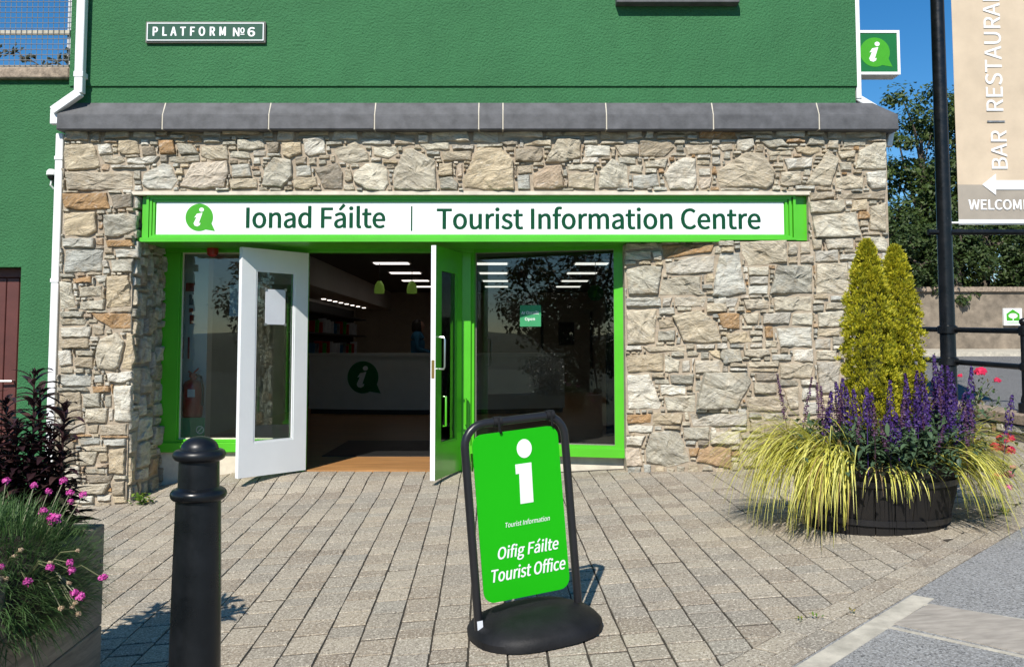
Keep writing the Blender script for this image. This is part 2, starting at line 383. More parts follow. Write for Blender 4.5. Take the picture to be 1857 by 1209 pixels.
def logo_pts(n=44):
    """speech bubble of radius 1, tail at the lower right"""
    pts = []
    for i in range(n):
        t = math.radians(-62 + (360 - 36) * i / (n - 1) + 36)
        pts.append((math.cos(t), math.sin(t)))
    pts.append((1.16, -1.0)); return pts
def logo_i():
    dot = [(.16 + .17 * math.cos(t), .56 + .15 * math.sin(t)) for t in [2 * math.pi * k / 18 for k in range(18)]]
    body = [(-.18, .26), (.23, .34), (-.02, -.42), (.10, -.40), (.06, -.56), (-.12, -.66), (-.32, -.60), (-.40, -.44), (-.20, .02), (-.36, -.02)]
    return dot, body
def logo(fn, ca, cb, r, parent, m1, m2, th=.002):
    b = MB(); b.prism([(ca + x * r, cb + y * r) for x, y in logo_pts()], fn, .0005, th); bub = b.build('logo_bubble', m1, parent)
    d, bd = logo_i(); mb = MB()
    for pl in (d, bd): mb.prism([(ca + x * r, cb + y * r) for x, y in pl], fn, th, th + .0015)
    mb.build('logo_letter', m2, bub)
def planefn(o, ex, ez, n):
    o, ex, ez, n = Vector(o), Vector(ex), Vector(ez), Vector(n)
    return lambda a, b, d=0: o + ex * a + ez * b + n * d
def onplane(px, py, o, ex, ez, n):
    d = ray(px, py); o, ex, ez, n = Vector(o), Vector(ex), Vector(ez), Vector(n)
    t = (o - EYE).dot(n) / d.dot(n); q = EYE + d * t - o; return q.dot(ex), q.dot(ez)
XA, ZA, NA = (1, 0, 0), (0, 0, 1), (0, -1, 0)
# ================================================================== GROUND
def grid_sheet(name, mat, xs, ys, zf, keep=None):
    mb = MB(); nx, ny = len(xs), len(ys)
    vs = [(x, y, zf(x, y)) for y in ys for x in xs]
    fs = [(j * nx + i, j * nx + i + 1, (j + 1) * nx + i + 1, (j + 1) * nx + i) for j in range(ny - 1) for i in range(nx - 1)
          if keep is None or keep((xs[i] + xs[i + 1]) / 2, (ys[j] + ys[j + 1]) / 2)]
    mb.add(vs, fs); return tag(mb.build(name, mat, smooth=True), kind='structure')
def lin(a, b, n): return [a + (b - a) * i / n for i in range(n + 1)]
def far_z(x, y): return -1.1
grid_sheet('ground', M['hill'], lin(-900, 900, 12), lin(-900, 900, 12), far_z)
E1a, E1b = G(1348, 1184), G(1857, 909.5)
E2a, E2b = G(1415, 1209), G(1857, 960)
def side(p, a, b): return (b.x - a.x) * (p[1] - a.y) - (b.y - a.y) * (p[0] - a.x)   # >0: left of a->b
pav = grid_sheet('paving', M['joint'], lin(-7, 7.5, 116), lin(-4, 12, 128), lambda x, y: g(x, y) - .0055, keep=lambda x, y: not (-3.9 < x < 3.3 and y > 8.62))
WALLX = 5.05
def clip(poly, a, b):
    out = []; n = len(poly)
    for i in range(n):
        p, q = poly[i], poly[(i + 1) % n]; sp, sq = side(p, a, b), side(q, a, b)
        if sp >= 0: out.append(p)
        if (sp >= 0) != (sq >= 0):
            t = sp / (sp - sq); out.append((p[0] + (q[0] - p[0]) * t, p[1] + (q[1] - p[1]) * t))
    return out
def area(p): return .5 * abs(sum(p[i][0] * p[(i + 1) % len(p)][1] - p[(i + 1) % len(p)][0] * p[i][1] for i in range(len(p))))
def inset(p, d):
    c = (sum(q[0] for q in p) / len(p), sum(q[1] for q in p) / len(p)); out = []
    for q in p:
        v = (q[0] - c[0], q[1] - c[1]); l = math.hypot(*v) or 1; k = max(0, 1 - d * 1.3 / l); out.append((c[0] + v[0] * k, c[1] + v[1] * k))
    return out
rg = random.Random(3)
ru, rv = Vector((1, .024)).normalized(), Vector((-.024, 1)).normalized()
pavers = []
def far_clip(poly):
    # keep in front of the shopfront, and off the stone walls
    cx = sum(p[0] for p in poly) / len(poly); cy = sum(p[1] for p in poly) / len(poly)
    lim = 8.70 if -3.42 < cx < -.4 else (8.70 - (cx + .4) * .24 if -.4 <= cx < 1.05 else (8.26 if cx < 3.3 and cx > 0 else (8.02 if cx < 0 else 11.5)))
    return clip(poly, Vector((10, lim)), Vector((-10, lim)))
for i in range(-42, 44):
    b = 2.3 + rg.random() * .2
    while b < 11.5:
        L = rg.choice((.118, .158, .158, .205, .205, .24)); a = i * .167
        poly = []
        e0_, e1_ = rg.uniform(.002, .007), rg.uniform(.002, .007)
        for da, db in ((-.0835, e0_), (.0835, e0_ + rg.uniform(-.003, .003)), (.0835, L - e1_), (-.0835, L - e1_)):
            q = ru * (a + da) + rv * (b + db); poly.append((q.x, q.y))
        b += L
        cx = sum(p[0] for p in poly) / 4; cy = sum(p[1] for p in poly) / 4
        if cy > 9.6 and cx < 3.2: continue
        if cx > WALLX - .02 * (cy - 9) - .1: continue
        if cx < -3.75 and cy > 8.3: continue
        poly = clip(poly, E1a, E1b); poly = far_clip(poly) if poly else poly
        if len(poly) < 3 or area(poly) < .004: continue
        pavers.append(poly)
# edge course: two rows along the kerb line
ed = (E1b - E1a).to_2d().normalized(); en = Vector((ed.y, -ed.x))
wE = abs(en.dot((E2a - E1a).to_2d())); wE2 = abs(en.dot((E2b - E1a).to_2d()))
ew = (wE + wE2) / 2
s = -3.0
while s < 7:
    L = rg.choice((.2, .24, .24))
    for r in range(2):
        q0 = E1a.to_2d() + ed * (s + (.1 if r else 0)) + en * (ew * r / 2)
        pl = [q0, q0 + en * (ew / 2), q0 + en * (ew / 2) + ed * L, q0 + ed * L]
        pl = [(p.x, p.y) for p in pl]
        if pl[0][0] < WALLX - .1 and pl[0][1] > 1.5: pavers.append(pl)
    s += L
def paver_geo(mb, poly, r):
    p0 = inset(poly, .0048); p1 = inset(poly, .0060); dz = r.uniform(-.0012, .0012); tx = r.uniform(-.0015, .0015); ty = r.uniform(-.0015, .0015)
    c = p0[0]; n = len(p0); j = [(r.uniform(-.0022, .0022), r.uniform(-.0022, .0022)) for _ in p0]
    z = lambda p, d: g(p[0], p[1]) + dz + tx * (p[0] - c[0]) * 5 + ty * (p[1] - c[1]) * 5 - d
    vs = [(p[0] + e[0], p[1] + e[1], z(p, .03)) for p, e in zip(p0, j)] + [(p[0] + e[0], p[1] + e[1], z(p, .0018)) for p, e in zip(p0, j)] + [(p[0] + e[0], p[1] + e[1], z(p, 0)) for p, e in zip(p1, j)]
    fs = [(k * n + i, k * n + (i + 1) % n, (k + 1) * n + (i + 1) % n, (k + 1) * n + i) for k in range(2) for i in range(n)] + [tuple(2 * n + i for i in range(n))]
    mb.add(vs, fs)
def vis_size(poly):
    q = [proj((p[0], p[1], g(p[0], p[1]))) for p in poly]
    cx = sum(a for a, b in q) / len(q); cy = sum(b for a, b in q) / len(q)
    ins = 0 < cx < W and 560 < cy < H
    hidden = (310 < cx < 405) or (cx < 190 and cy > 930) or (860 < cx < 1070 and 760 < cy < 1150)
    return (area(q) if ins and not hidden else 0), cx, cy
sized = []
for pl in pavers:
    sc_, cx, cy = vis_size(pl)
    if cx < -500 or cx > 2500 or cy > 1900: continue
    sized.append((sc_, pl))
sized.sort(key=lambda t: -t[0])
for sc_, pl in sized[:300]:
    mb = MB(); paver_geo(mb, pl, rg); mb.build('paver', M['paver'], pav)
mb = MB()
for sc_, pl in sized[300:]: paver_geo(mb, pl, rg)
tag(mb.build('paver_field', M['paver'], pav), kind='stuff')
# footpath tarmac beyond the kerb line
mb = MB(); na, nb = 30, 16; vs = []
for j in range(nb + 1):
    for i in range(na + 1):
        q = E1a.to_2d() + ed * (-4 + 11 * i / na) + en * (ew + .006 + 5 * j / nb); vs.append((q.x, q.y, g(q.x, q.y) + .001))
mb.add(vs, [(j * (na + 1) + i, j * (na + 1) + i + 1, (j + 1) * (na + 1) + i + 1, (j + 1) * (na + 1) + i) for j in range(nb) for i in range(na)])
tarm = tag(mb.build('footpath', M['tarmac'], smooth=True), kind='structure')
def ground_slab(name, mat, pts, h, parent=None, r=.0):
    mb = MB(); n = len(pts)
    vs = [(x, y, g(x, y) - .03) for x, y in pts] + [(x, y, g(x, y) + h) for x, y in pts]
    mb.add(vs, [tuple(range(n, 2 * n))] + [(i, (i + 1) % n, n + (i + 1) % n, n + i) for i in range(n)]); return mb.build(name, mat, parent)
cov = [G(1622, 1132), G(1686, 1096), G(1857, 1126), G(1857, 1186)]
d1 = (cov[2] - cov[1]); d2 = (cov[3] - cov[0])
cv = [(p.x, p.y) for p in (cov[0], cov[1], cov[1] + d1 * 1.7, cov[0] + d2 * 1.7)]
cs = ground_slab('utility_cover', M['cover_slab'], cv, .006)
tag(cs, 'long pale concrete utility cover set into the grey footpath', 'utility cover')
def strip(a, b, w, name):
    a = Vector(a); b = Vector(b); d = (b - a).normalized(); nn = Vector((-d.y, d.x)) * w
    return ground_slab(name, M['pale_conc'], [tuple(a + nn), tuple(b + nn), tuple(b), tuple(a)], .004, tarm)
strip(Vector(cv[1]) + Vector((-.05, .02)), Vector(cv[2]) + Vector((0, .015)), .02, 'concrete_edging')
strip(Vector(cv[3]) + Vector((0, -.012)), Vector(cv[0]) + Vector((-.04, -.008)), .018, 'concrete_edging')
k0 = E1a.to_2d() + en * (ew + .02)
strip(k0 + ed * -.3 + en * .1, k0 + ed * 1.05 + en * .1, .1, 'concrete_edging')

# ================================================================== BUILDING
YF, YD = 7.99, 8.72
bld = thing('tourist_office', (-.3, 8.4, 0), 'green rendered tourist information office with a rubble stone ground floor', 'building')
XL, XR = P(117, 300, YF).x, P(1609, 330, YF).x
XC = P(240, 600, YF).x                      # right corner of the left pillar
ZB = P(700, 348, YF).z                      # underside of the stone band
ZT = P(700, 237, YF).z
Asp = Vector((P(1134, 640, 8.22).x, 8.22)); Bsp = Vector((P(1322, 640, YF).x, YF))
# --- traced stones (photo coordinates: origin, scale, polygons)
TR = [((0, 0, 2.879), '''340,760,480,750,500,780,520,870,490,880,350,890,335,830;345,900,660,895,690,905,690,980,600,990,470,995,350,990;510,755,575,752,585,800,515,806;620,735,720,725,728,800,640,806,618,790;740,765,805,760,812,808,740,812;828,735,905,730,915,800,835,806;925,750,1000,750,1035,800,940,808;1050,765,1185,760,1190,832,1100,835,1045,810;1240,730,1370,725,1380,770,1300,785,1240,780;1390,745,1460,745,1450,795,1400,800;1470,745,1570,740,1575,800,1510,825,1475,810;1580,725,1690,715,1700,800,1610,815,1590,800;750,905,850,850,890,860,925,940,890,990,770,985,740,960;1000,850,1190,840,1195,900,1170,975,1050,988,935,975;1205,860,1300,855,1315,920,1210,925;1200,935,1340,930,1340,980,1205,985;1380,880,1430,820,1520,835,1525,920,1470,980,1365,970;1540,870,1620,865,1625,915,1545,920;1530,930,1650,925,1655,965,1590,990,1535,980;1640,880,1760,850,1790,900,1785,985,1690,985;520,815,640,815,650,840,600,858,540,845;665,830,830,815,800,850,720,858,660,850;880,820,1040,810,1040,840,940,852,880,840'''),
((600, 160, 2.9016), '''10,320,130,280,195,340,200,380,100,395,40,370;220,310,345,305,350,340,300,370,225,350;120,440,180,395,260,385,300,440,305,500,280,540,190,535,120,490;330,440,390,315,430,315,550,380,555,535,470,540,330,530;570,395,640,392,640,460,565,460;570,475,640,465,670,500,665,535,575,530;665,400,690,395,690,465,665,465;690,490,770,315,900,315,960,380,965,535,880,540,790,530,700,525;460,295,620,285,625,320,500,325;585,335,745,330,740,380,590,380;635,300,755,298,750,322,640,322;970,320,1115,315,1120,360,1100,385,970,385;980,410,1060,400,1060,445,985,450;980,460,1045,455,1050,530,985,532;1065,450,1130,410,1210,405,1225,520,1170,533,1065,525;1125,390,1190,270,1315,270,1315,360,1230,390;1240,400,1390,398,1385,425,1250,430;1250,450,1390,445,1390,535,1250,520;1335,300,1470,300,1470,355,1340,360;1490,300,1615,295,1620,350,1530,355;1410,440,1480,370,1560,400,1565,520,1410,528;1510,365,1605,365,1605,398,1515,395;1625,275,1790,270,1810,310,1760,360,1625,358;1590,460,1720,450,1730,510,1640,530,1590,520;1650,385,1775,370,1760,420,1655,415;1750,455,1800,390,1857,365,1921,371,1925,493,1910,531,1785,533;1020,275,1160,268,1160,300,1020,302;890,285,990,265,985,295,930,302'''),
((1220, 0, 2.879), '''235,890,380,795,470,800,535,900,520,960,490,985,400,975,250,978,230,930;60,760,200,755,200,800,80,808;225,755,310,750,315,780,260,788;335,730,420,725,425,760,380,790,335,785;455,735,570,725,605,765,500,770;640,770,770,760,775,790,720,808,650,795;490,790,620,785,625,810,510,812;580,830,735,820,725,870,600,885;565,900,670,895,670,960,600,975,562,965;690,965,810,780,865,830,850,900,825,970;860,790,955,785,950,820,880,830;890,730,1010,725,1010,758,895,765;955,880,970,790,1050,745,1115,740,1118,880,1050,885;870,850,935,845,935,890,880,890;855,930,930,910,1000,925,995,980,900,990,855,975;1010,900,1118,890,1115,980,1040,985,1015,950;140,930,205,925,195,975,150,988,135,960;135,880,200,878,200,915,140,915;710,1005,840,1000,845,1030,720,1045;850,1010,1110,1000,1108,1040,900,1038;712,1055,890,1040,905,1080,880,1105,720,1110;940,1045,1015,1040,1015,1100,935,1100;726,1129,959,1105,985,1232,743,1240;1030,1080,1110,1055,1115,1209,1030,1200'''),
((1120, 400, 2.519), '''565,95,770,90,775,190,600,205,570,150;460,95,530,92,530,115,465,115;475,122,530,120,530,142,475,142;470,150,555,145,590,330,500,345,437,340;600,212,690,210,690,248,600,250;600,258,690,255,690,288,605,290;600,300,690,295,685,335,600,335;730,205,890,200,893,330,695,335;910,200,1050,190,1060,335,910,330;905,140,1005,135,1008,185,905,188;945,85,1080,80,1080,125,960,130;890,85,935,85,930,130,895,130;35,145,155,140,158,180,35,182;215,200,340,165,445,160,440,235,280,248,220,240;35,225,130,205,205,210,185,335,50,340;200,270,290,255,380,255,380,310,405,340,190,338;35,355,195,350,200,390,40,390;210,355,250,352,240,390,205,392;262,350,410,348,390,392,262,392;440,355,555,352,540,392,445,395;575,360,690,355,695,400,590,405;715,350,890,345,888,410,720,410;40,410,180,405,170,560,45,565;185,450,255,445,260,485,190,492;185,505,265,500,260,548,185,548;250,435,370,405,450,460,475,555,380,560,300,550;455,425,560,420,560,495,480,490;570,425,645,420,640,470,590,470;665,425,795,418,785,470,665,470;800,425,890,420,890,478,800,475;915,420,1035,410,1035,485,920,485;490,515,590,505,615,555,515,560;725,490,890,485,890,575,745,575;915,495,1015,490,1015,525,915,528;905,540,975,540,975,582,905,582;985,530,1035,530,1035,565,985,565;115,575,305,570,308,595,140,598;40,615,210,605,212,685,45,692;215,610,285,640,280,690,215,690;295,640,330,638,330,690,295,690;355,640,470,635,470,690,355,695;480,585,560,585,570,640,500,650,470,625;410,590,470,592,470,630,440,620;575,590,690,585,700,610,640,625,580,615;800,590,895,585,895,645,810,640;910,595,1000,590,1000,635,910,635;740,655,895,650,890,720,745,718;600,645,740,640,735,665,600,668;45,705,145,698,200,840,190,858,50,860;240,705,350,700,345,745,245,745;195,750,310,745,310,795,200,795;400,695,595,688,615,740,545,860,360,862;215,805,355,795,355,870,225,868;630,700,740,695,735,730,635,730;590,805,760,800,780,830,770,870,595,870;760,770,830,755,830,860,790,865;910,645,1020,640,1010,785,925,790;45,885,155,880,150,922,45,925;165,875,300,880,290,925,160,935;330,880,590,880,590,935,345,938;45,935,165,935,160,965,50,965;300,945,420,940,420,998,305,998;425,965,560,960,560,1020,430,1020;40,985,130,980,110,1025,40,1025;35,1040,100,1035,115,1120,40,1120;155,965,275,955,300,1010,330,1100,230,1125,130,1100,130,1040;370,1045,430,1025,520,1040,520,1130,360,1100;325,1040,375,1035,360,1075,330,1075;200,115,330,108,440,112,430,142,215,175'''),
((80, 180, 3.181), '''110,545,360,540,375,630,200,640,120,625;375,550,510,545,505,620,400,635;115,655,300,650,300,760,250,790,120,785,105,740;345,670,470,655,535,670,525,750,430,795,350,790;100,800,290,800,285,855,105,850;350,815,500,810,515,845,360,850;120,870,340,865,330,990,110,1000;410,870,545,865,545,910,420,915;380,925,515,920,510,995,390,995;160,1035,270,1020,270,1055,170,1058;290,1020,370,1010,350,1050,310,1060;205,1085,330,1075,325,1135,200,1140;360,1020,490,1015,495,1190,355,1200;90,1050,160,1060,175,1190,90,1209'''),
((0, 400, 2.419), '''350,355,460,345,455,390,345,388;265,400,370,395,360,420,270,425;262,430,380,430,370,455,265,455;400,405,570,408,570,470,490,475,420,430;262,470,400,465,390,510,265,510;262,520,385,515,390,555,265,560;440,520,510,488,545,530,520,640,500,655,430,650,420,590;555,490,580,500,588,600,575,655,530,650,550,550;255,570,310,565,315,630,260,640;325,600,410,598,405,648,325,640;335,570,415,570,410,592,335,590;262,675,400,670,395,725,265,725;415,680,450,675,450,710,415,710;470,670,575,660,580,690,540,710,475,705;262,750,350,750,360,875,280,880,258,800;365,760,440,755,440,815,365,815;380,825,475,820,465,885,375,885;500,725,575,722,575,880,500,880;405,725,480,728,480,750,410,755;460,770,485,765,485,815,460,815;250,900,370,890,370,930,260,935;440,895,555,890,555,940,440,940;385,900,430,895,425,930,385,930;340,955,435,950,435,980,350,985;455,960,550,955,550,985,460,985;480,1005,550,995,545,1110,475,1110;250,980,325,975,330,1060,250,1055;345,1015,430,1010,410,1070,350,1075;360,990,470,990,470,1010,365,1010;255,1080,350,1075,355,1140,250,1150;370,1090,460,1085,460,1110,370,1110;380,1120,495,1115,480,1150,385,1150;280,1160,480,1150,460,1195,300,1200;490,1145,545,1140,545,1200,490,1205''')]
front = planefn((0, YF, 0), XA, ZA, NA)
dsp = (Bsp - Asp).normalized(); nsp = Vector((dsp.y, -dsp.x))
if nsp.y > 0: nsp = -nsp
splay = planefn((Asp.x, Asp.y, 0), (dsp.x, dsp.y, 0), ZA, (nsp.x, nsp.y, 0))
tr_front, tr_splay = [], []
for (ox, oy, sc_), txt in TR:
    for pl in txt.split(';'):
        v = [float(q) for q in pl.split(',')]; pts = [(ox + v[i] / sc_, oy + v[i + 1] / sc_) for i in range(0, len(v), 2)]
        mx = sum(p[0] for p in pts) / len(pts); my = sum(p[1] for p in pts) / len(pts)
        if 1130 < mx < 1316 and my > 436:
            q = [onplane(a, b, (Asp.x, Asp.y, 0), (dsp.x, dsp.y, 0), ZA, (nsp.x, nsp.y, 0)) for a, b in pts]; tr_splay.append(q)
        else: tr_front.append([onplane(a, b, (0, YF - .02, 0), XA, ZA, NA) for a, b in pts])
def inpoly(px, pz, poly):
    r = np.zeros(px.shape, bool); n = len(poly)
    for i in range(n):
        (x1, y1), (x2, y2) = poly[i], poly[(i + 1) % n]
        if y1 == y2: continue
        c = ((y1 > pz) != (y2 > pz)) & (px < (x2 - x1) * (pz - y1) / (y2 - y1) + x1); r ^= c
    return r
def pack(s0, s1, z0, z1, traced, allowed, r, hmax=.135, wmax=.40):
    """fills the ground between the traced stones with thin coursed pieces"""
    cs_ = .011; nx, nz = int((s1 - s0) / cs_), int((z1 - z0) / cs_)
    gx, gz = np.meshgrid(s0 + (np.arange(nx) + .5) * cs_, z0 + (np.arange(nz) + .5) * cs_)
    free = allowed(gx, gz)
    for pl in traced:
        c = np.mean(np.array(pl), 0); big = [(c[0] + (p[0] - c[0]) * 1.0 + np.sign(p[0] - c[0]) * .009, c[1] + (p[1] - c[1]) + np.sign(p[1] - c[1]) * .009) for p in pl]
        free &= ~inpoly(gx, gz, big)
    out = []
    for phase in range(3):
        mw, mh = ((7, 3), (4, 2), (2, 2))[phase]
        for k in range(nz - 1, -1, -1):
            i = 0
            while i < nx:
                if not free[k, i]: i += 1; continue
                w = 0; wm = int(r.uniform(.09, wmax) / cs_)
                while i + w < nx and w < wm and free[k, i + w]: w += 1
                hm = int(r.uniform(.03, hmax) / cs_); h = 1
                while k - h >= 0 and h < hm and free[k - h, i:i + w].all(): h += 1
                if h < mh and w > mw:
                    w2 = mw; h2 = 1
                    while k - h2 >= 0 and h2 < hm and free[k - h2, i:i + w2].all(): h2 += 1
                    if h2 > h: w, h = w2, h2
                if w >= mw and h >= mh:
                    free[max(0, k - h):k + 2, max(0, i - 1):i + w + 1] = False
                    a0, a1 = s0 + i * cs_, s0 + (i + w) * cs_; b1, b0 = z0 + (k + 1) * cs_, z0 + (k - h + 1) * cs_
                    q_ = min(.03, .16 * (b1 - b0) + .10 * (a1 - a0) * .3); j = lambda q=.007: r.uniform(-q, q) * (q_ / .010)
                    am = (a0 + a1) / 2 + r.uniform(-.03, .03) * w / 20
                    out.append([(a0 + abs(j()), b0 + abs(j())), (am, b0 + abs(j(.006))), (a1 - abs(j()), b0 + abs(j())), (a1 - abs(j(.01)), (b0 + b1) / 2), (a1 - abs(j(.014)), b1 - abs(j())), (am + j(.02), b1 - abs(j(.005))), (a0 + abs(j(.014)), b1 - abs(j()))])
                    i += w
                else: i += 1
    return out
def stone_geo(mb, poly, fn, r, proud=None):
    pts = []
    n0 = len(poly)
    for i in range(n0):
        (x1, y1), (x2, y2) = poly[i], poly[(i + 1) % n0]; L = math.hypot(x2 - x1, y2 - y1); k = max(1, min(7, int(L / .035)))
        for q in range(k):
            t = q / k; jit = .0045 if q else .001
            pts.append((x1 + (x2 - x1) * t + r.uniform(-jit, jit), y1 + (y2 - y1) * t + r.uniform(-jit, jit)))
    n = len(pts); cx = sum(p[0] for p in pts) / n; cy = sum(p[1] for p in pts) / n
    sz = math.sqrt(area(pts)); h0 = proud if proud is not None else r.uniform(.014, .042) + min(.02, sz * .06)
    tx, ty = r.uniform(-.10, .10), r.uniform(-.07, .12); sd_ = r.uniform(0, 100); amp = min(.013, .004 + sz * .03)
    # two or three cleft planes across the face
    cl = [(r.uniform(0, 6.28), r.uniform(-.25, .35) * sz, r.uniform(.006, .018)) for _ in range(2)]
    def depth(x, y, fall):
        d = h0 + tx * (x - cx) + ty * (y - cy)
        d += amp * (noise.noise((x * 14 + sd_, y * 22, sd_)) + .5 * noise.noise((x * 40 + sd_, y * 50, sd_)))
        for a, o, s_ in cl:
            if (x - cx) * math.cos(a) + (y - cy) * math.sin(a) > o: d -= s_ * min(1, sz * 4)
        return max(.004, d - fall)
    rings = [(1.0, None), (.985, .014), (.92, .003), (.76, 0), (.52, 0), (.26, 0)]; vs = []
    for k, fall in rings:
        for (x, y) in pts:
            X, Y = cx + (x - cx) * k, cy + (y - cy) * k
            vs.append(fn(X, Y, -.03) if fall is None else fn(X, Y, depth(X, Y, fall + (abs(noise.noise((x * 30, y * 30, sd_))) * .006 if fall else 0))))
    vs.append(fn(cx, cy, depth(cx, cy, 0))); fs = []
    for k in range(len(rings) - 1):
        for i in range(n): fs.append((k * n + i, k * n + (i + 1) % n, (k + 1) * n + (i + 1) % n, (k + 1) * n + i))
    b = (len(rings) - 1) * n; fs += [(b + i, b + (i + 1) % n, len(rings) * n) for i in range(n)]
    mb.add(vs, fs)
rs = random.Random(11)
fz0 = P(700, 438, YF).z; fx0, fx1 = P(250, 395, YF).x, P(1466, 395, YF).x
def allow_front(gx, gz):
    a = (gx > XL) & (gx < XR) & (gz < ZT) & (gz > ZB + .012)                         # band
    b = (gx > XL) & (gx < XC) & (gz <= ZB + .012)                                     # pillar
    c = (gx > fx1 + .01) & (gx < XR) & (gz <= ZB + .012)                              # right pier
    d = (gx > Bsp.x) & (gx <= fx1 + .01) & (gz < fz0 - .005)                          # wall under the sign's end
    return a | b | c | d
L_sp = (Bsp - Asp).length
fills = [(p, front, 'f') for p in pack(XL, XR, -.34, ZT, tr_front, allow_front, rs)]
fills += [(p, splay, 's') for p in pack(0, L_sp, 0.0, fz0 + .02, tr_splay, lambda a, b: np.ones(a.shape, bool), rs)]
reveal = planefn((XC - .012, YF, 0), (0, 1, 0), ZA, (1, 0, 0))
fills += [(p, reveal, 'r') for p in pack(0.0, .74, -.30, ZB - .02, [], lambda a, b: np.ones(a.shape, bool), rs, .26, .42)]
gable = planefn((XR - .012, YF, 0), (0, 1, 0), ZA, (1, 0, 0))
allst = [(p, front, 'f') for p in tr_front] + [(p, splay, 's') for p in tr_splay] + fills
# mortar cores
walls = {}
mb = MB(); mb.box(XL, XR, YF, 8.5, ZB, ZT + .02); mb.box(XL, XC - .012, YF, 8.80, -.6, ZB)
walls['f'] = mb.build('rubble_wall', M['mortar'], bld)
mb = MB()
mb.prism([(Asp.x, Asp.y), (Bsp.x, Bsp.y), (XR, YF), (XR, 9.0), (Asp.x + .01, 9.0)], lambda a, b, d: (a, b, d), -.5, fz0)
mb.box(fx1 + .004, XR, YF, 9.0, fz0, ZB)
walls['s'] = mb.build('rubble_wall', M['mortar'], bld); walls['r'] = walls['f']
allst.sort(key=lambda t: -area(t[0]))
for i, (pl, fn, w) in enumerate(allst[:300]):
    mb = MB(); stone_geo(mb, pl, fn, rs); mb.build('stone', M['stone'], walls[w])
small = {'f': MB(), 's': MB(), 'r': MB()}
for pl, fn, w in allst[300:]: stone_geo(small[w], pl, fn, rs)
for w, mb in small.items():
    o = mb.build('small_stones', M['stone'], walls[w])
    if o: tag(o, kind='stuff')
# lintel edge above the sign
MB().box(fx0 - .1, fx1 + .02, YF - .018, YF + .05, ZB - .028, ZB + .004).build('lintel', M['cill'], bld)
# --- coping
cz0, cz1 = P(700, 234.5, 7.87).z, P(700, 208, 7.87).z; cz2 = P(700, 187, 7.945).z
js = [102, 294, 487, 679, 868, 912, 1100, 1294, 1486, 1630]; cxs = [P(p, 220, 7.87).x for p in js]
for i in range(9):
    a, b = cxs[i] + (.004 if i else 0), cxs[i + 1] - (.004 if i < 8 else 0)
    ta = a + (.13 if i == 0 else 0); tb = b - (.20 if i == 8 else 0); dz = random.uniform(-.003, .003)
    bmx = bmesh.new()
    q = [bmx.verts.new(v) for v in [(a, 7.87, cz0 + dz), (b, 7.87, cz0 + dz), (b, 8.3, cz0 + dz), (a, 8.3, cz0 + dz), (a, 7.87, cz1 + dz), (b, 7.87, cz1 + dz), (tb, 7.943, cz2), (ta, 7.943, cz2), (b, 8.3, cz1), (a, 8.3, cz1)]]
    for f in [(0, 1, 2, 3), (0, 4, 5, 1), (4, 7, 6, 5), (1, 5, 6, 8, 2), (0, 3, 9, 7, 4), (2, 8, 6, 7, 9, 3)]:
        try: bmx.faces.new([q[k] for k in f])
        except Exception: pass
    bmesh.ops.recalc_face_normals(bmx, faces=bmx.faces)
    bmesh.ops.bevel(bmx, geom=[e for e in bmx.edges if e.verts[0].co.y < 7.9 and e.verts[1].co.y < 7.9], offset=.006, segments=2, affect='EDGES')
    mb = MB(); mb.bm(bmx); mb.build('coping_stone', M['slate'], bld)
    if i:
        mb = MB(); x = cxs[i]
        mb.add([(x - .005, 7.873, cz0), (x + .005, 7.873, cz0), (x + .005, 7.873, cz1 - .001), (x - .005, 7.873, cz1 - .001), (x + .005, 7.940, cz2 - .001), (x - .005, 7.940, cz2 - .001), (x - .005, 8.16, cz0), (x + .005, 8.16, cz0)],
               [(0, 1, 2, 3), (3, 2, 4, 5), (0, 3, 5, 6), (1, 7, 4, 2), (6, 5, 4, 7), (0, 6, 7, 1)])
        mb.build('pointing', M['pale_joint'], bld)
# --- upper rendered storey
ux0, ux1 = P(128, 75, 7.93).x, P(1553, 90, 7.93).x; uz = P(700, 156, 7.93).z
up = MB(); up.box(ux0, ux1, 7.93, 24.2, uz, 7.5); up.box(ux0 + .004, ux1 - .012, 7.946, 24.0, cz1 - .02, uz)
up.build('rendered_wall', M['green_render'], bld)
# upstairs window whose sill just shows at the top edge
sz_ = P(1230, 5, 7.84).z; sx0, sx1 = P(1118, 3, 7.84).x, P(1341, 3, 7.84).x
win = MB().box(sx0 + .05, sx1 - .05, 7.90, 7.94, sz_ + .07, sz_ + 1.5).build('window', M['white'], bld)
MB().box(sx0 + .12, sx1 - .12, 7.88, 7.899, sz_ + .14, sz_ + 1.43).build('pane', M['grey_print'], win)
MB().box(sx0, sx1, 7.83, 7.96, sz_, sz_ + .07, .004).build('sill', M['slate'], win)
# --- downpipes
def sq(mb, pts, w=.036):
    mb.tube(pts, w * 1.414, 4)
pm = MB()
p0 = P(150, -60, 8.10); p1 = P(147, 165, 8.10)
pm.m = None
def flat_pipe(mb, path, w, d):
    for a, b in zip(path[:-1], path[1:]):
        a = Vector(a); b = Vector(b); dr = (b - a); L = dr.length; dr.normalize()
        yv = Vector((0, 1, 0)); xv = yv.cross(dr).normalized()
        R = Matrix((xv, dr.cross(xv), dr)).transposed().to_4x4(); R.translation = a; mb.m = R
        mb.box(-w / 2, w / 2, -d / 2, d / 2, -.01, L + .01, .006)
    mb.m = None
pt = P(150, -90, 7.87); pb = P(147, 168, 7.87); xt = (pt.x + pb.x) / 2; q2 = P(112, 197, 7.87); xlow = P(108, 235, 8.02).x
flat_pipe(pm, [(xt, 7.87, pt.z), (xt, 7.87, pb.z)], .074, .07); flat_pipe(pm, [(xt, 7.868, pb.z - .005), (xlow + .01, 7.90, q2.z - .01)], .074, .066)
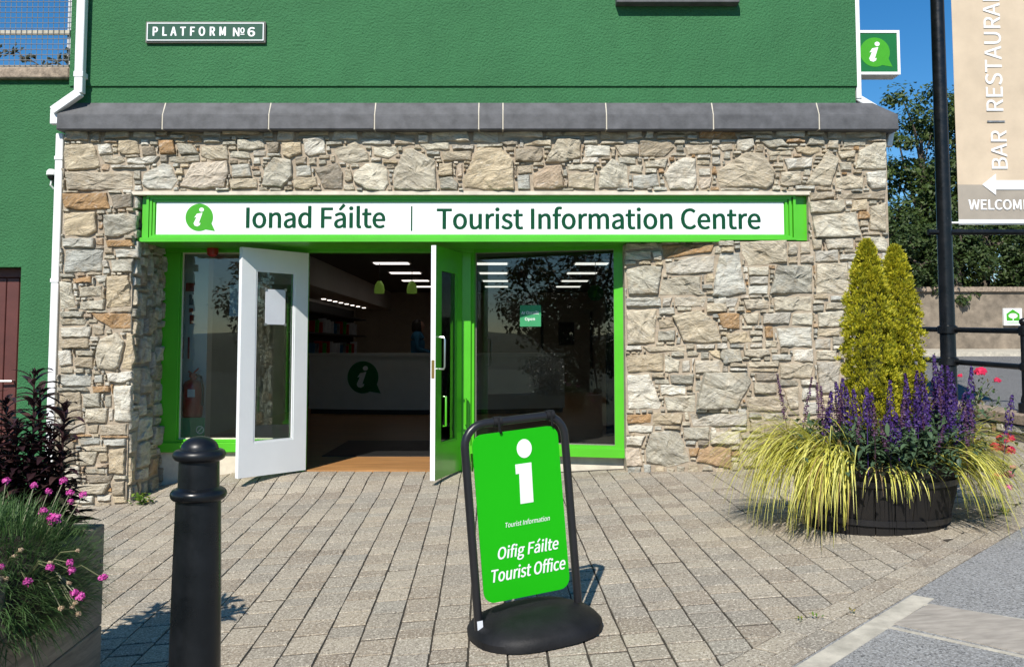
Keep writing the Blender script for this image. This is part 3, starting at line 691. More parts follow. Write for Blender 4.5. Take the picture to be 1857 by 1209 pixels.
flat_pipe(pm, [(xlow + .005, 7.93, q2.z), (xlow + .005, 7.93, q2.z - .12)], .07, .06)
for k, zz in enumerate((pb.z + .13,)): pm.box(xt - .042, xt + .042, 7.83, 7.93, zz, zz + .05, .004)
pm.build('downpipe', M['upvc'], bld)
pm = MB(); flat_pipe(pm, [(xlow, 8.05, cz0 - .01), (xlow, 8.05, -.3)], .068, .06)
for zz in (P(105, 290, 8.02).z, P(103, 512, 8.02).z, .1): pm.box(xlow - .038, xlow + .038, 8.013, 8.3, zz, zz + .035, .003)
pm.build('downpipe', M['upvc'], bld)
pm = MB(); xr = P(1552, 90, 7.96).x + .014; zr = P(1556, 178, 7.96).z
flat_pipe(pm, [(xr, 7.97, 6), (xr, 7.97, zr)], .045, .06); flat_pipe(pm, [(xr, 7.98, zr), (xr + .14, 7.98, zr - .085)], .06, .06)
w1 = P(1616, 240, 8.05); w2 = P(1612, 264, 8.05); flat_pipe(pm, [(w1.x, 8.06, w1.z), (w2.x, 8.06, w2.z)], .05, .06)
pm.build('downpipe', M['upvc'], bld)
# --- shopfront
hz = P(700, 458, YD).z; hz2 = P(700, 443, YD).z; zc = P(400, 819, YD).z; zg0 = P(400, 796, YD).z
def dx(px): return P(px, 640, YD).x
jx0, jx1, jx2, hx0, hx1, rx1 = XC - .03, dx(327), dx(541), dx(556), dx(834), dx(858)
sf = MB()
sf.box(jx0, jx1 - .012, YD - .02, YD + .06, zc, hz, .004); sf.box(jx1 - .012, jx1, YD, YD + .05, zg0, hz - .0, .002)
sf.box(jx0, jx2, YD - .05, YD + .08, zc, zg0 - .028, .006); sf.box(jx0 + .02, jx2, YD - .015, YD + .06, zg0 - .028, zg0, .003)
sf.box(jx2, hx0, YD - .02, YD + .08, -.02, hz, .004)
sf.box(hx1, rx1 - .02, YD - .02, YD + .08, -.02, hz, .004)
sf.box(jx0, rx1, YD - .025, YD + .09, hz, hz2 + .03, .004)
sf.build('shopfront_frame', M['green'], bld)
mb = MB(); mb.box(jx0, jx2, YD + .0, YD + .10, -.4, zc - .002); mb.build('stall_riser', M['cill'], bld)
# splayed window
A2 = Vector((rx1 - .02, YD + .04)); B2 = Vector((P(1136, 640, 8.40).x, 8.40)); d2v = (B2 - A2).normalized(); n2 = Vector((d2v.y, -d2v.x))
if n2.y > 0: n2 = -n2
w2p = ((A2.x, A2.y, 0), (d2v.x, d2v.y, 0), ZA, (n2.x, n2.y, 0)); w2 = planefn(*w2p); LW = (B2 - A2).length
def wpx(x, y): return onplane(x, y, *w2p)
def lbox(mb, fn, a0, a1, b0, b1, d0, d1):
    vs = [fn(a, b, d) for d in (d0, d1) for a, b in ((a0, b0), (a1, b0), (a1, b1), (a0, b1))]
    mb.add(vs, [(0, 3, 2, 1), (4, 5, 6, 7), (0, 1, 5, 4), (1, 2, 6, 5), (2, 3, 7, 6), (3, 0, 4, 7)])
g0, gz0 = wpx(861, 801); g1, _ = wpx(1116, 801); gz1 = hz; zb2 = wpx(1100, 828)[1]
sf = MB()
lbox(sf, w2, 0, g0, zb2, hz2 + .03, -.06, .03); lbox(sf, w2, g1, LW + .02, zb2, hz2 + .03, -.06, .03)
lbox(sf, w2, -.02, LW + .02, zb2, gz0 - .03, -.08, .06); lbox(sf, w2, g0, g1, gz0 - .03, gz0, -.06, .02); lbox(sf, w2, g0, g1, gz1, hz2 + .031, -.06, .03)
lbox(sf, w2, 0, g0 - .03, -.02, zb2, -.06, .02)
wr = sf.build('window', M['green'], bld)
mb = MB(); lbox(mb, w2, g0, g1, gz0, gz1, -.035, -.029); mb.build('pane', M['glass'], wr)
mb = MB(); frm = .008
for a0, a1, b0, b1 in ((g0, g1, gz0, gz0 + frm), (g0, g1, gz1 - frm, gz1), (g0, g0 + frm, gz0 + frm, gz1 - frm), (g1 - frm, g1, gz0 + frm, gz1 - frm)): lbox(mb, w2, a0, a1, b0, b1, -.028, -.018)
mb.build('glazing_bead', M['old_frame'], wr)
mb = MB(); lbox(mb, w2, g0 - .02, LW + .06, -.3, zb2 - .002, -.1, -.03); mb.build('stall_riser', M['cill'], bld)
# left window
lw = MB().box(jx1, jx2, YD + .025, YD + .031, zg0, hz).build('window_pane', M['glass'], bld)
mb = MB(); frame4(mb, jx1, jx2, zg0, hz, .012, YD + .012, YD + .024); mb.build('glazing_bead', M['cill'], bld)
# soffit and wall over the opening
mb = MB(); mb.prism([(XC, YF + .05), (Bsp.x, YF + .05), (Bsp.x, YF + .1), (B2.x + .1, B2.y), (rx1, YD + .05), (XC, YD + .05)], lambda a, b, d: (a, b, d), fz0 + .01, fz0 + .04)
mb.build('soffit', M['green'], bld)
MB().box(XC - .05, B2.x + .3, YD + .03, YD + .12, hz2 + .025, 2.9).build('bulkhead', M['green'], bld)
# doors
def door_leaf(hx, hy, tip, label, flip):
    d = (Vector(tip) - Vector((hx, hy))).normalized(); nrm = Vector((d.y, -d.x)) * flip      # nrm: outer (green) side
    fn = planefn((hx, hy, 0), (d.x, d.y, 0), ZA, (nrm.x, nrm.y, 0)); Wd = .733; z0, z1 = .008, hz - .012; Hd = z1 - z0
    ga, gb, g0_, g1_ = Wd * .205, Wd * .80, z0 + Hd * .145, z0 + Hd * .905
    parts = []
    for mat, d0, d1, nm in ((M['green'], .0006, .022, 'outer_face'), (M['white'], -.022, -.0006, 'inner_face')):
        mb = MB()
        for a0, a1, b0, b1 in ((0, ga, z0, z1), (gb, Wd, z0, z1), (ga, gb, z0, g0_), (ga, gb, g1_, z1)): lbox(mb, fn, a0, a1, b0, b1, d0, d1)
        parts.append((mb, mat, nm))
    dr = parts[1][0].build('door', parts[1][1], bld); tag(dr, label)
    parts[0][0].build('outer_face', parts[0][1], dr)
    mb = MB(); lbox(mb, fn, Wd + .0005, Wd + .004, z0, z1, -.022, .022); mb.build('edge_strip', M['white'], dr)
    mb = MB(); lbox(mb, fn, ga, gb, g0_, g1_, -.003, .003); mb.build('pane', M['glass'], dr)
    for sgn, mt in ((1, M['green']), (-1, M['white'])):
        mb = MB()
        for a0, a1, b0, b1 in ((ga, gb, g0_, g0_ + .016), (ga, gb, g1_ - .016, g1_), (ga, ga + .016, g0_ + .016, g1_ - .016), (gb - .016, gb, g0_ + .016, g1_ - .016)):
            lbox(mb, fn, a0, a1, b0, b1, sgn * .004, sgn * .018)
        mb.build('glazing_bead', mt, dr)
    return dr, fn, Wd, Hd
tipL = (hx0 - .45, YD - .578); tipR = (hx1 - .185, YD - .709)
dL, fnL, Wd, Hd = door_leaf(hx0, YD - .03, tipL, 'white inside of the open left door leaf', 1)
dR, fnR, _, _ = door_leaf(hx1, YD - .03, tipR, 'open right door leaf showing its green outside', -1)
# handles and hinges on the right leaf
mb = MB(); zh = P(805, 640, 8.1).z
mb.tube([fnR(Wd - .09, zh + .14, .02), fnR(Wd - .09, zh + .14, .065), fnR(Wd - .09, zh + .12, .075), fnR(Wd - .09, zh - .12, .075), fnR(Wd - .09, zh - .14, .065), fnR(Wd - .09, zh - .14, .02)], .010, 8)
mb.build('handle', M['steel'], dR, smooth=True)
mb = MB(); zh2 = P(808, 745, 8.2).z
mb.tube([fnR(Wd - .2, zh2 + .13, .02), fnR(Wd - .2, zh2 + .13, .05), fnR(Wd - .2, zh2 - .13, .05), fnR(Wd - .2, zh2 - .13, .02)], .009, 8); mb.build('handle', M['green'], dR, smooth=True)
mb = MB(); lbox(mb, fnR, Wd + .0045, Wd + .006, zh - .22, zh - .06, -.014, .014); mb.build('lock_plate', M['brass'], dR)
for zz in (.25, 1.0, 1.75):
    mb = MB(); mb.tube([(hx1 - .0, YD - .045, zz), (hx1, YD - .045, zz + .1)], .010, 8); mb.build('hinge', M['old_frame'], dR)
mb = MB(); zz = P(845, 745, YD).z; mb.tube([(hx1 + .06, YD - .02, zz + .12), (hx1 + .06, YD - .06, zz + .12), (hx1 + .06, YD - .06, zz - .12), (hx1 + .06, YD - .02, zz - .12)], .009, 8); mb.build('pull_handle', M['green'], bld, smooth=True)
# notice in the left leaf, with clips
a0 = Wd * .52; pm_ = planefn((hx0, YD - .03, 0), fnL(1, 0, 0) - fnL(0, 0, 0), ZA, fnL(0, 0, -1) - fnL(0, 0, 0))
def lpx(x, y):
    o = fnL(0, 0, 0); return onplane(x, y, o, fnL(1, 0, 0) - o, ZA, fnL(0, 0, -1) - o)
q0, q1 = lpx(480, 588), lpx(517, 526)
nb = MB(); lbox(nb, fnL, min(q0[0], q1[0]), max(q0[0], q1[0]), q0[1], q1[1], -.007, -.004)
nt_ = nb.build('paper_notice', M['paper'])
tag(nt_, 'white paper notice in a clear holder on the open white door', 'notice')
for a, b in ((q0[0], q0[1]), (q1[0], q0[1]), (q0[0], q1[1]), (q1[0], q1[1])):
    mb = MB(); lbox(mb, fnL, a - .012, a + .012, b - .012, b + .012, -.012, -.0075); mb.build('clip', M['steel'], nt_)

# --- fascia sign
YS = YF + .062
sgn = thing('fascia_sign', (P(860, 440, YS).x, YS, fz0), 'long white sign panel in a green moulded frame above the entrance', 'sign')
sx = lambda px: P(px, 395, YS).x
szf = lambda py: P(860, py, YS).z
mb = MB(); mb.box(sx(258), sx(1463), YS, YS + .10, szf(436), ZB - .03); 
mb.box(sx(262), sx(1301), YS - .078, YS - .001, szf(440), szf(432.5)); mb.build('fascia_board', M['green'], sgn)
for k, (x0, x1, y0, y1, w, d0, d1) in enumerate(((268, 1441, 354, 436, .022, .0005, .040), (273, 1434, 358, 432.5, .021, .0005, .028), (278, 1427, 362, 430.5, .020, .0005, .016))):
    mb = MB(); frame4(mb, sx(x0), sx(x1), szf(y1) + .002 * k, szf(y0) - .002 * k, w, YS - d1, YS - d0); mb.build('moulding', M['green'], sgn)
MB().box(sx(284), sx(1421), YS - .006, YS - .001, szf(428.5), szf(366.5)).build('sign_panel', M['panel_white'], sgn)
sfn = planefn((0, YS - .006, 0), XA, ZA, NA)
def sp(px, py): return onplane(px, py, (0, YS - .006, 0), XA, ZA, NA)
c0 = sp(361.5, 394.3); r0 = (sp(387, 394)[0] - sp(337, 394)[0]) / 2
logo(sfn, c0[0], c0[1], r0, sgn, M['logo_green'], M['white_vinyl'])
def sign_text(s, x0, x1, yb, yc, **k):
    a, b = sp(x0, yb); a1, c = sp(x1, yc); letters(s, sfn, a, a1, b, c - b, 'lettering', M['ink_green'], sgn, **k)
sign_text('Ionad Fáilte', 447, 698, 413, 377, bold=.032); sign_text('Tourist Information Centre', 793, 1378, 415, 379, bold=.032)
a, b = sp(745, 419); a1, b1 = sp(748, 374); mb = MB(); mb.prism([(a, b), (a1, b), (a1, b1), (a, b1)], sfn, .0003, .0018); mb.build('divider_bar', M['ink_green'], sgn)

# --- platform sign
YP = 7.915
pf = lambda x, y: onplane(x, y, (0, YP - .02, 0), XA, ZA, NA)
(a0, b0), (a1, b1) = pf(263, 77.5), pf(481.5, 39)
ps = thing('platform_sign', ((a0 + a1) / 2, YP, b0), 'dark green enamel platform number sign on the upper wall', 'sign')
MB().box(a0, a1, YP - .014, YP + .014, b0, b1, .004).build('backing_board', M['old_frame'], ps)
pfn = planefn((0, YP - .02, 0), XA, ZA, NA)
MB().box(a0 + .010, a1 - .010, YP - .02, YP - .0145, b0 + .012, b1 - .010).build('enamel_plate', M['platform_green'], ps)
mb = MB(); frame4(mb, a0 + .014, a1 - .014, b0 + .017, b1 - .014, .008, YP - .0225, YP - .0205); mb.build('border_line', M['white_vinyl'], ps)
def ptxt(s, x0, x1, yb, yc, **k):
    a, b = pf(x0, yb); aa, c = pf(x1, yc); letters(s, pfn, a, aa, b, c - b, 'lettering', M['white_vinyl'], ps, **k)
ptxt('PLATFORM', 277.5, 409, 65, 49.5, bold=.05, spacing=1.3); ptxt('N', 423, 434, 66, 51, bold=.04); ptxt('o', 436, 443.5, 60.5, 47.5, bold=.03); ptxt('6', 449.5, 462, 66, 50.5, bold=.05)
(a, b), (aa, c) = pf(436, 63.5), pf(443.5, 62); mb = MB(); mb.prism([(a, b), (aa, b), (aa, c), (a, c)], pfn, .0003, .0015); mb.build('lettering', M['white_vinyl'], ps)

# --- projecting box sign
YB = 8.1
bx = lambda x, y: onplane(x, y, (0, YB, 0), XA, ZA, NA)
(a0, b0), (a1, b1) = bx(1557, 136), bx(1630, 56)
bs = thing('box_sign', ((a0 + a1) / 2, YB, b0), 'square lightbox sign with a white edge projecting from the right corner', 'sign')
MB().box(a0 - .01, a1, YB, YB + .16, b0, b1, .006).build('case', M['upvc'], bs)
w_ = .026
MB().box(a0 + .01, a1 - w_, YB - .006, YB - .0005, b0 + w_, b1 - w_).build('face_panel', M['sign_green'], bs)
frm = MB(); frame4(frm, a0 - .008, a1, b0, b1, w_ - .002, YB - .012, YB - .001); frm.build('face_trim', M['upvc'], bs)
bfn = planefn((0, YB - .006, 0), XA, ZA, NA); c0 = bx(1586, 95.5); r0 = bx(1613, 95)[0] - c0[0]
logo(bfn, c0[0], c0[1], r0, bs, M['logo_green'], M['white_vinyl'])
MB().box(a0 - .14, a0 - .011, YB + .05, YB + .11, b0 + .1, b0 + .2).build('bracket', M['upvc'], bs)
# ================================================================== LEFT BOUNDARY WALL
YLW = 8.22
lw_t = P(60, 143, YLW - .04).z; lx1 = XL + .02; dxr = P(33, 640, YLW).x; dzt = P(15, 484, YLW).z
bw = thing('boundary_wall', (-5.5, YLW, -.4), 'green rendered yard wall left of the stone pillar', 'wall')
mb = MB(); mb.box(dxr, lx1, YLW, YLW + .35, -.7, lw_t); mb.box(-8, dxr, YLW, YLW + .35, dzt, lw_t); mb.box(-8, dxr - 1.0, YLW, YLW + .35, -.7, dzt)
mb.build('rendered_wall', M['green_render'], bw)
cxr = P(126, 130, YLW - .05).x
for i in range(4):
    b = cxr - i * 1.1; MB().box(b - 1.095, b, YLW - .06, YLW + .38, lw_t, P(60, 122, YLW - .05).z, .012).build('coping_slab', M['concrete'], bw)
dr = MB().box(dxr - 1.0, dxr, YLW + .16, YLW + .19, -.6, dzt).build('door', M['brown_door'], bw)
xx = dxr - .01
for i, wv in enumerate((.075, .12, .12, .12, .12, .12, .12, .12)):
    MB().box(xx - wv + .006, xx, YLW + .135, YLW + .159, -.5, dzt - .09, .005).build('plank', M['brown_door'], dr); xx -= wv
MB().box(dxr - 1.0, dxr, YLW + .12, YLW + .16, dzt - .085, dzt, .004).build('door_head', M['brown_door'], dr)
hz_ = P(14, 691, YLW + .1).z; hx_ = P(22, 691, YLW + .1).x
mb = MB(); mb.tube([(hx_, YLW + .14, hz_), (hx_, YLW + .09, hz_), (hx_ - .11, YLW + .085, hz_)], .010, 8); mb.build('handle', M['steel'], dr, smooth=True)
# camera on the wall
sc0 = P(94, 316, YLW - .06)
ct = thing('security_camera', sc0, 'small white and black dome camera on the green wall beside the pipe', 'camera')
mb = MB(); mb.lathe([(0, .055), (.03, .052), (.044, .035), (.046, .0)], (sc0.x, sc0.y, sc0.z - .01), 16); mb.build('housing', M['upvc'], ct, smooth=True)
mb = MB(); mb.lathe([(0, -.05), (.022, -.042), (.036, -.02), (.04, -.0105)], (sc0.x, sc0.y, sc0.z - .01), 16); mb.build('dome', M['tube_black'], ct, smooth=True)
mb = MB(); mb.box(sc0.x - .012, sc0.x + .03, sc0.y + .02, YLW, sc0.z + .0, sc0.z + .03); mb.tube([(sc0.x, sc0.y, sc0.z - .05), (sc0.x - .008, sc0.y, sc0.z - .1), (sc0.x + .012, sc0.y + .02, sc0.z - .13)], .008, 6); mb.build('bracket', M['upvc'], ct)
# mesh fence on the wall
YM = YLW + .12; fzb = P(60, 123, YM).z; fzt = 5.3; fxr = P(127, 60, YM).x
mf = thing('mesh_fence', (fxr - 1.5, YM, fzb), 'grey welded wire mesh fence on top of the green wall', 'fence')
mb = MB(); x = fxr - .005
while x > fxr - 3.2: mb.tube([(x, YM, fzb), (x, YM, fzt)], .0035, 4, False); x -= .0505
z = fzb + .02
while z < fzt: mb.tube([(fxr, YM - .005, z), (fxr - 3.2, YM - .005, z)], .0035, 4, False); z += .0505
tag(mb.build('wire_mesh', M['galv'], mf), kind='stuff')
zr_ = P(60, 58.5, YM).z
for zz, h in ((zr_, .042), (fzb + .012, .03)): MB().box(fxr - 3.2, fxr, YM + .006, YM + .03, zz - h / 2, zz + h / 2).build('rail', M['pale_conc'], mf)
for xx in (fxr - .02, fxr - 2.4): MB().box(xx - .02, xx + .02, YM + .031, YM + .06, fzb, fzt).build('post', M['galv'], mf)

# ================================================================== PLANT HELPERS
def ribbon(mb, p, d, L, w, droop, seg=5, up=Vector((0, 0, 1)), fold=0.0, shape='blade'):
    p = Vector(p); d = Vector(d).normalized(); sidev = d.cross(up)
    if sidev.length < 1e-3: sidev = Vector((1, 0, 0))
    sidev.normalize(); vs = []; st = L / seg
    for i in range(seg + 1):
        t = i / seg
        k = (1 - t) ** .7 if shape == 'blade' else math.sin(math.pi * (t * .92 + .06)) ** .8
        ww = w * max(.06, k) * .5
        vs += [p - sidev * ww, p + sidev * ww] if not fold else [p - sidev * ww + up * fold * ww, p, p + sidev * ww + up * fold * ww]
        p = p + d * st; d = (d + Vector((0, 0, -droop)) * (st / L)).normalized()
    if not fold: fs = [(2 * i, 2 * i + 1, 2 * i + 3, 2 * i + 2) for i in range(seg)]
    else: fs = [f for i in range(seg) for f in ((3 * i, 3 * i + 1, 3 * i + 4, 3 * i + 3), (3 * i + 1, 3 * i + 2, 3 * i + 5, 3 * i + 4))]
    mb.add(vs, fs)
def rdir(r):
    z = r.uniform(-1, 1); t = r.uniform(0, 6.283); s_ = math.sqrt(1 - z * z); return Vector((s_ * math.cos(t), s_ * math.sin(t), z))
def leafquad(mb, c, n, L, w, r):
    n = n.normalized(); a = n.cross(rdir(r)); a = a.normalized() if a.length > 1e-3 else Vector((1, 0, 0)); b = n.cross(a)
    c = Vector(c); mb.add([c - a * L * .5, c + b * w * .5 - n * w * .1, c + a * L * .5, c - b * w * .5 - n * w * .1], [(0, 1, 2, 3)])

# ================================================================== BARREL PLANTER
rp = random.Random(21)
TC = Vector((2.30, 5.83)); tz = g(TC.x, TC.y); tub = thing('barrel_planter', (TC.x, TC.y, tz), 'low dark round barrel planter at the foot of the stone wall', 'planter')
TH_ = .40
prof = [(.42, -.03), (.435, .06), (.475, .22), (.49, .34), (.50, TH_), (.465, TH_), (.45, TH_ - .08), (0, TH_ - .08)]
ns = 26
for k in range(ns):
    t0 = 2 * math.pi * k / ns + .006; t1 = 2 * math.pi * (k + 1) / ns - .006
    vs = []
    for (r_, z_) in prof[:6]:
        for t in (t0, t1): vs.append((TC.x + r_ * math.cos(t), TC.y + r_ * math.sin(t), tz + z_))
    for t in (t0, t1): vs.append((TC.x + .40 * math.cos(t), TC.y + .40 * math.sin(t), tz - .03))
    m_ = len(vs) // 2
    fs = [(2 * i, 2 * i + 1, 2 * ((i + 1) % m_) + 1, 2 * ((i + 1) % m_)) for i in range(m_)] + [tuple(2 * i for i in range(m_)), tuple(2 * i + 1 for i in range(m_))]
    mb = MB(); mb.add(vs, fs); mb.build('stave', M['barrel'], tub)
for zz, rr in ((.04, .437), (.27, .487)):
    mb = MB(); mb.lathe([(rr, zz), (rr + .006, zz), (rr + .010, zz + .035), (rr, zz + .035)], (TC.x, TC.y, tz), 40); mb.build('hoop', M['tube_black'], tub)
mb = MB(); mb.lathe([(.44, TH_ - .1), (.44, TH_ - .05), (.3, TH_ - .03), (0, TH_ - .02)], (TC.x, TC.y, tz), 32); mb.build('soil', M['soil'], tub)
# sedge clumps round the rim
def sedge(ang, spread, nbl, lift, lmin, lmax, label, rr=.40, droop=(1.6, 4.6)):
    c = Vector((TC.x + rr * math.cos(ang), TC.y + rr * math.sin(ang), tz + TH_ - .05))
    o = thing('golden_sedge', c, label, 'grass plant', 'sedges round the rim of the barrel planter')
    mb = MB()
    for i in range(nbl):
        a = ang + rp.gauss(0, spread); q = c + Vector((rp.gauss(0, .07), rp.gauss(0, .07), rp.uniform(-.02, .04)))
        d = Vector((math.cos(a), math.sin(a), lift * rp.uniform(.35, 1.6)))
        ribbon(mb, q, d, rp.uniform(lmin, lmax), rp.uniform(.008, .014), rp.uniform(*droop), 9)
    mb.build('blades', M['sedge'], o)
D = math.radians
sedge(D(182), .50, 480, 1.6, .42, .84, 'large golden sedge spilling over the left side of the barrel planter')
sedge(D(220), .32, 300, 1.3, .42, .76, 'golden sedge arching over the front left rim of the barrel planter')
sedge(D(264), .40, 60, .9, .20, .32, 'short sparse sedge hanging over the middle front of the barrel planter')
sedge(D(314), .28, 210, 1.2, .40, .68, 'golden sedge arching over the front right rim of the barrel planter')
sedge(D(0), .48, 440, 1.1, .44, .80, 'large golden sedge spilling over the right side of the barrel planter', droop=(1.6, 3.6))
# conifers
def conifer(x, y, z0, z1, rad, label, nc=2300):
    o = thing('golden_conifer', (x, y, z0), label, 'conifer', 'golden conifers in the barrel planter')
    mb = MB(); mb.tube([(x, y, z0 - .08), (x, y, z0 + (z1 - z0) * .8)], [.02, .006], 6); mb.build('trunk', M['bark'], o)
    Hh = z1 - z0; lump = rp.uniform(0, 50)
    def prof(h, t):
        pr = rad * min(1, ((1 - h) * 3.0) ** .62) * (.92 + .14 * (1 - h))
        return pr * (1 + .42 * noise.noise((math.cos(t) * 2.0 + lump, math.sin(t) * 2.0, h * 14)) + .22 * noise.noise((math.cos(t) * 5 + lump, math.sin(t) * 5, h * 34)))
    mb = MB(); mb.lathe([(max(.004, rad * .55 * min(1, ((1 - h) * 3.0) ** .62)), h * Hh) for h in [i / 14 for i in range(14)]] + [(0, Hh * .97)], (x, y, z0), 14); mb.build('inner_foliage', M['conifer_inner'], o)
    mb = MB()
    for i in range(nc):
        h = rp.random() ** 1.02; t = rp.uniform(0, 6.283); r_ = prof(h, t) * rp.uniform(.74, 1.0)
        c = Vector((x + r_ * math.cos(t), y + r_ * math.sin(t), z0 + h * Hh)); out = Vector((math.cos(t), math.sin(t), .55 + .5 * h)).normalized(); cr = rp.uniform(.014, .030)
        for j in range(17):
            d = (rdir(rp) * .9 + out).normalized(); L = rp.uniform(.012, .026)
            ribbon(mb, c + d * cr * rp.uniform(.2, 1), d + Vector((0, 0, .3)), L, L * rp.uniform(.3, .5), -.2, 2, rdir(rp), shape='leaf')
    mb.build('foliage', M['conifer'], o)
conifer(2.335, 5.93, tz + .30, 1.84, .150, 'taller golden conifer on the left in the barrel planter')
conifer(2.57, 6.05, tz + .30, 1.82, .142, 'slimmer golden conifer on the right in the barrel planter')
# salvias
def salvia(x, y, nsp, hmin, hmax, label, spent=.25, wid=.14):
    z0 = tz + TH_ - .06; o = thing('purple_salvia', (x, y, z0), label, 'flowering plant', 'salvias in the barrel planter')
    mb = MB()
    for i in range(480):
        q = Vector((x + rp.gauss(0, wid), y + rp.gauss(0, wid), z0 + rp.uniform(.02, .05 + hmin * .7))); d = rdir(rp); d.z = abs(d.z) * .6
        ribbon(mb, q, d, rp.uniform(.045, .085), rp.uniform(.018, .032), 1.2, 3, shape='leaf', fold=.3)
    mb.build('leaves', M['salvia_leaf'], o)
    for i in range(nsp):
        bx_ = x + rp.gauss(0, wid); by_ = y + rp.gauss(0, wid); h = rp.uniform(hmin, hmax); lx = rp.gauss(0, .05); ly = rp.gauss(0, .05)
        top = Vector((bx_ + lx, by_ + ly, z0 + h)); bot = Vector((bx_, by_, z0)); mb = MB(); sp_ = rp.random() < spent
        mb.tube([bot, top], .0025, 4, False); fl = rp.uniform(.40, .6) * h; ax = (top - bot).normalized(); k = 0
        while k < fl:
            q = top - ax * k; rr = (.006 + .018 * min(1, k / fl * 2.2)) * (.55 if sp_ else 1)
            for j in range(5):
                t = rp.uniform(0, 6.28); n_ = Vector((math.cos(t), math.sin(t), .5))
                leafquad(mb, q + Vector((math.cos(t), math.sin(t), 0)) * rr, n_ + rdir(rp) * .6, .018, .013, rp)
            k += .0085 if not sp_ else .014
        mb.build('flower_spike', M['salvia_spent'] if sp_ else M['salvia_flower'], o)
salvia(1.97, 5.72, 10, .34, .66, 'purple salvia with tall spent spikes beside the left sedge', .55, .10)
salvia(2.12, 5.50, 10, .30, .54, 'purple salvia at the front left below the taller conifer')
salvia(2.32, 5.44, 10, .28, .58, 'purple salvia at the front middle of the barrel planter')
salvia(2.52, 5.52, 11, .28, .56, 'purple salvia at the front right of the barrel planter')
salvia(2.68, 5.78, 12, .40, .66, 'dense purple salvia beside the slimmer conifer in front of the post')
salvia(2.80, 5.98, 9, .44, .70, 'tall purple salvia at the right back of the barrel planter', .2, .09)
# rose bush and geranium
def bloom(mb, c, R, n, r):
    for i in range(n):
        d = rdir(r); d.z = abs(d.z) * .8 + .1; d.y -= .3
        q = Vector(c) + d * R * r.uniform(.35, .8); leafquad(mb, q, d + rdir(r) * .3, R * .9, R * .75, r)
z0 = tz + TH_ - .06; rb = thing('rose_bush', (2.78, 5.95, z0), 'red rose bush at the right of the barrel planter', 'rose bush')
for (px, py, Y, ln) in ((1780, 700, 6.1, 1), (1800, 700, 6.15, 1), (1775, 715, 6.05, 1), (1752, 730, 6.0, 1), (1690, 660, 6.1, 0), (1700, 690, 6.1, 1), (1810, 735, 6.0, 1), (1770, 760, 5.95, 1), (1800, 800, 5.8, 1), (1795, 830, 5.75, 1)):
    q = P(px, py, Y); b0_ = Vector((2.78 + rp.uniform(-.1, .1), 5.95 + rp.uniform(-.1, .1), z0)); mid = (q + b0_) / 2 + Vector((.03, 0, .06)); mb = MB()
    mb.tube([b0_, mid, q], .004, 5, False); st = mb.build('stem', M['stem'], rb); mb = MB()
    for i in range(42):
        t = rp.uniform(.35, 1.05); c = b0_.lerp(mid, t * 2) if t < .5 else mid.lerp(q, t * 2 - 1); c = c + rdir(rp) * rp.uniform(.01, .075)
        ribbon(mb, c, rdir(rp) + Vector((0, 0, .2)), rp.uniform(.022, .045), rp.uniform(.012, .024), .8, 3, shape='leaf', fold=.35)
    mb.build('leaves', M['rose_leaf'], st)
for px, py, Y, R in ((1777, 676, 6.1, .036), (1808, 691, 6.12, .022), (1741, 682, 6.1, .016), (1822, 797, 5.75, .045), (1808, 812, 5.75, .04), (1829, 818, 5.75, .036)):
    mb = MB(); bloom(mb, P(px, py, Y), R * 1.35, 60, rp); mb.build('rose_flower', M['rose'], rb)
gr_ = thing('pink_geranium', P(1825, 890, 5.6), 'pink geranium flowers hanging at the right edge of the barrel planter', 'flowering plant')
mb = MB(); mb.tube([Vector((2.72, 5.75, z0)), P(1800, 830, 5.65), P(1828, 872, 5.6)], .004, 5, False)
for i in range(60):
    c = P(1812, 852, 5.62) + rdir(rp) * rp.uniform(.01, .08); ribbon(mb, c, rdir(rp), .035, .025, .6, 3, shape='leaf', fold=.2)
mb.build('leaves', M['rose_leaf'], gr_)
for px, py, R, mt in ((1806, 866, .030, 'rose'), (1829, 862, .030, 'geranium'), (1828, 884, .022, 'geranium'), (1836, 848, .018, 'geranium')):
    mb = MB(); bloom(mb, P(px, py, 5.6), R * 1.3, 50, rp); mb.build('flower', M[mt], gr_)

# ================================================================== TIMBER PLANTER, LEFT FOREGROUND
pc = P(190, 949, 3.9); PB = pc.z; px1 = pc.x; px0 = px1 - 1.3; py1 = 3.9; py0 = 2.3
pl_ = thing('timber_planter', ((px0 + px1) / 2, (py0 + py1) / 2, g(-2.2, 3)), 'weathered timber planter box in the left foreground', 'planter')
def shear_mb(mb):      # the box follows the fall of the paving
    mb.v = [(x - .024 * (y - py1), y, z + .030 * (y - py1)) for x, y, z in mb.v]; return mb
ph = .205; zt0 = PB
for k in range(3):
    z1_ = PB - k * (ph + .004); z0_ = z1_ - ph
    if k == 2: z0_ = z1_ - .30
    for (a0, a1, b0, b1) in ((px1 - .045, px1, py0, py1), (px0, px1 - .046, py1 - .045, py1), (px0, px0 + .045, py0, py1 - .046), (px0 + .046, px1 - .046, py0, py0 + .045)):
        shear_mb(MB().box(a0, a1, b0, b1, z0_, z1_, .004)).build('plank', M['timber'], pl_)
shear_mb(MB().box(px1 - .13, px1 - .047, py1 - .13, py1 - .047, PB - .7, PB - .01)).build('corner_post', M['timber'], pl_)
for zz in (.05, .15, .26):
    q = Vector((px1 + .001, py1 - .03, PB - zz)); mb = MB(); mb.lathe([(.006, 0), (.006, .003), (0, .004)], (0, 0, 0), 8)
    mb.v = [(q.x + z, q.y + x, q.z + y) for x, y, z in mb.v]; mb.build('screw', M['old_frame'], pl_)
shear_mb(MB().box(px0 + .05, px1 - .05, py0 + .05, py1 - .05, PB - .16, PB - .06)).build('soil', M['soil'], pl_)
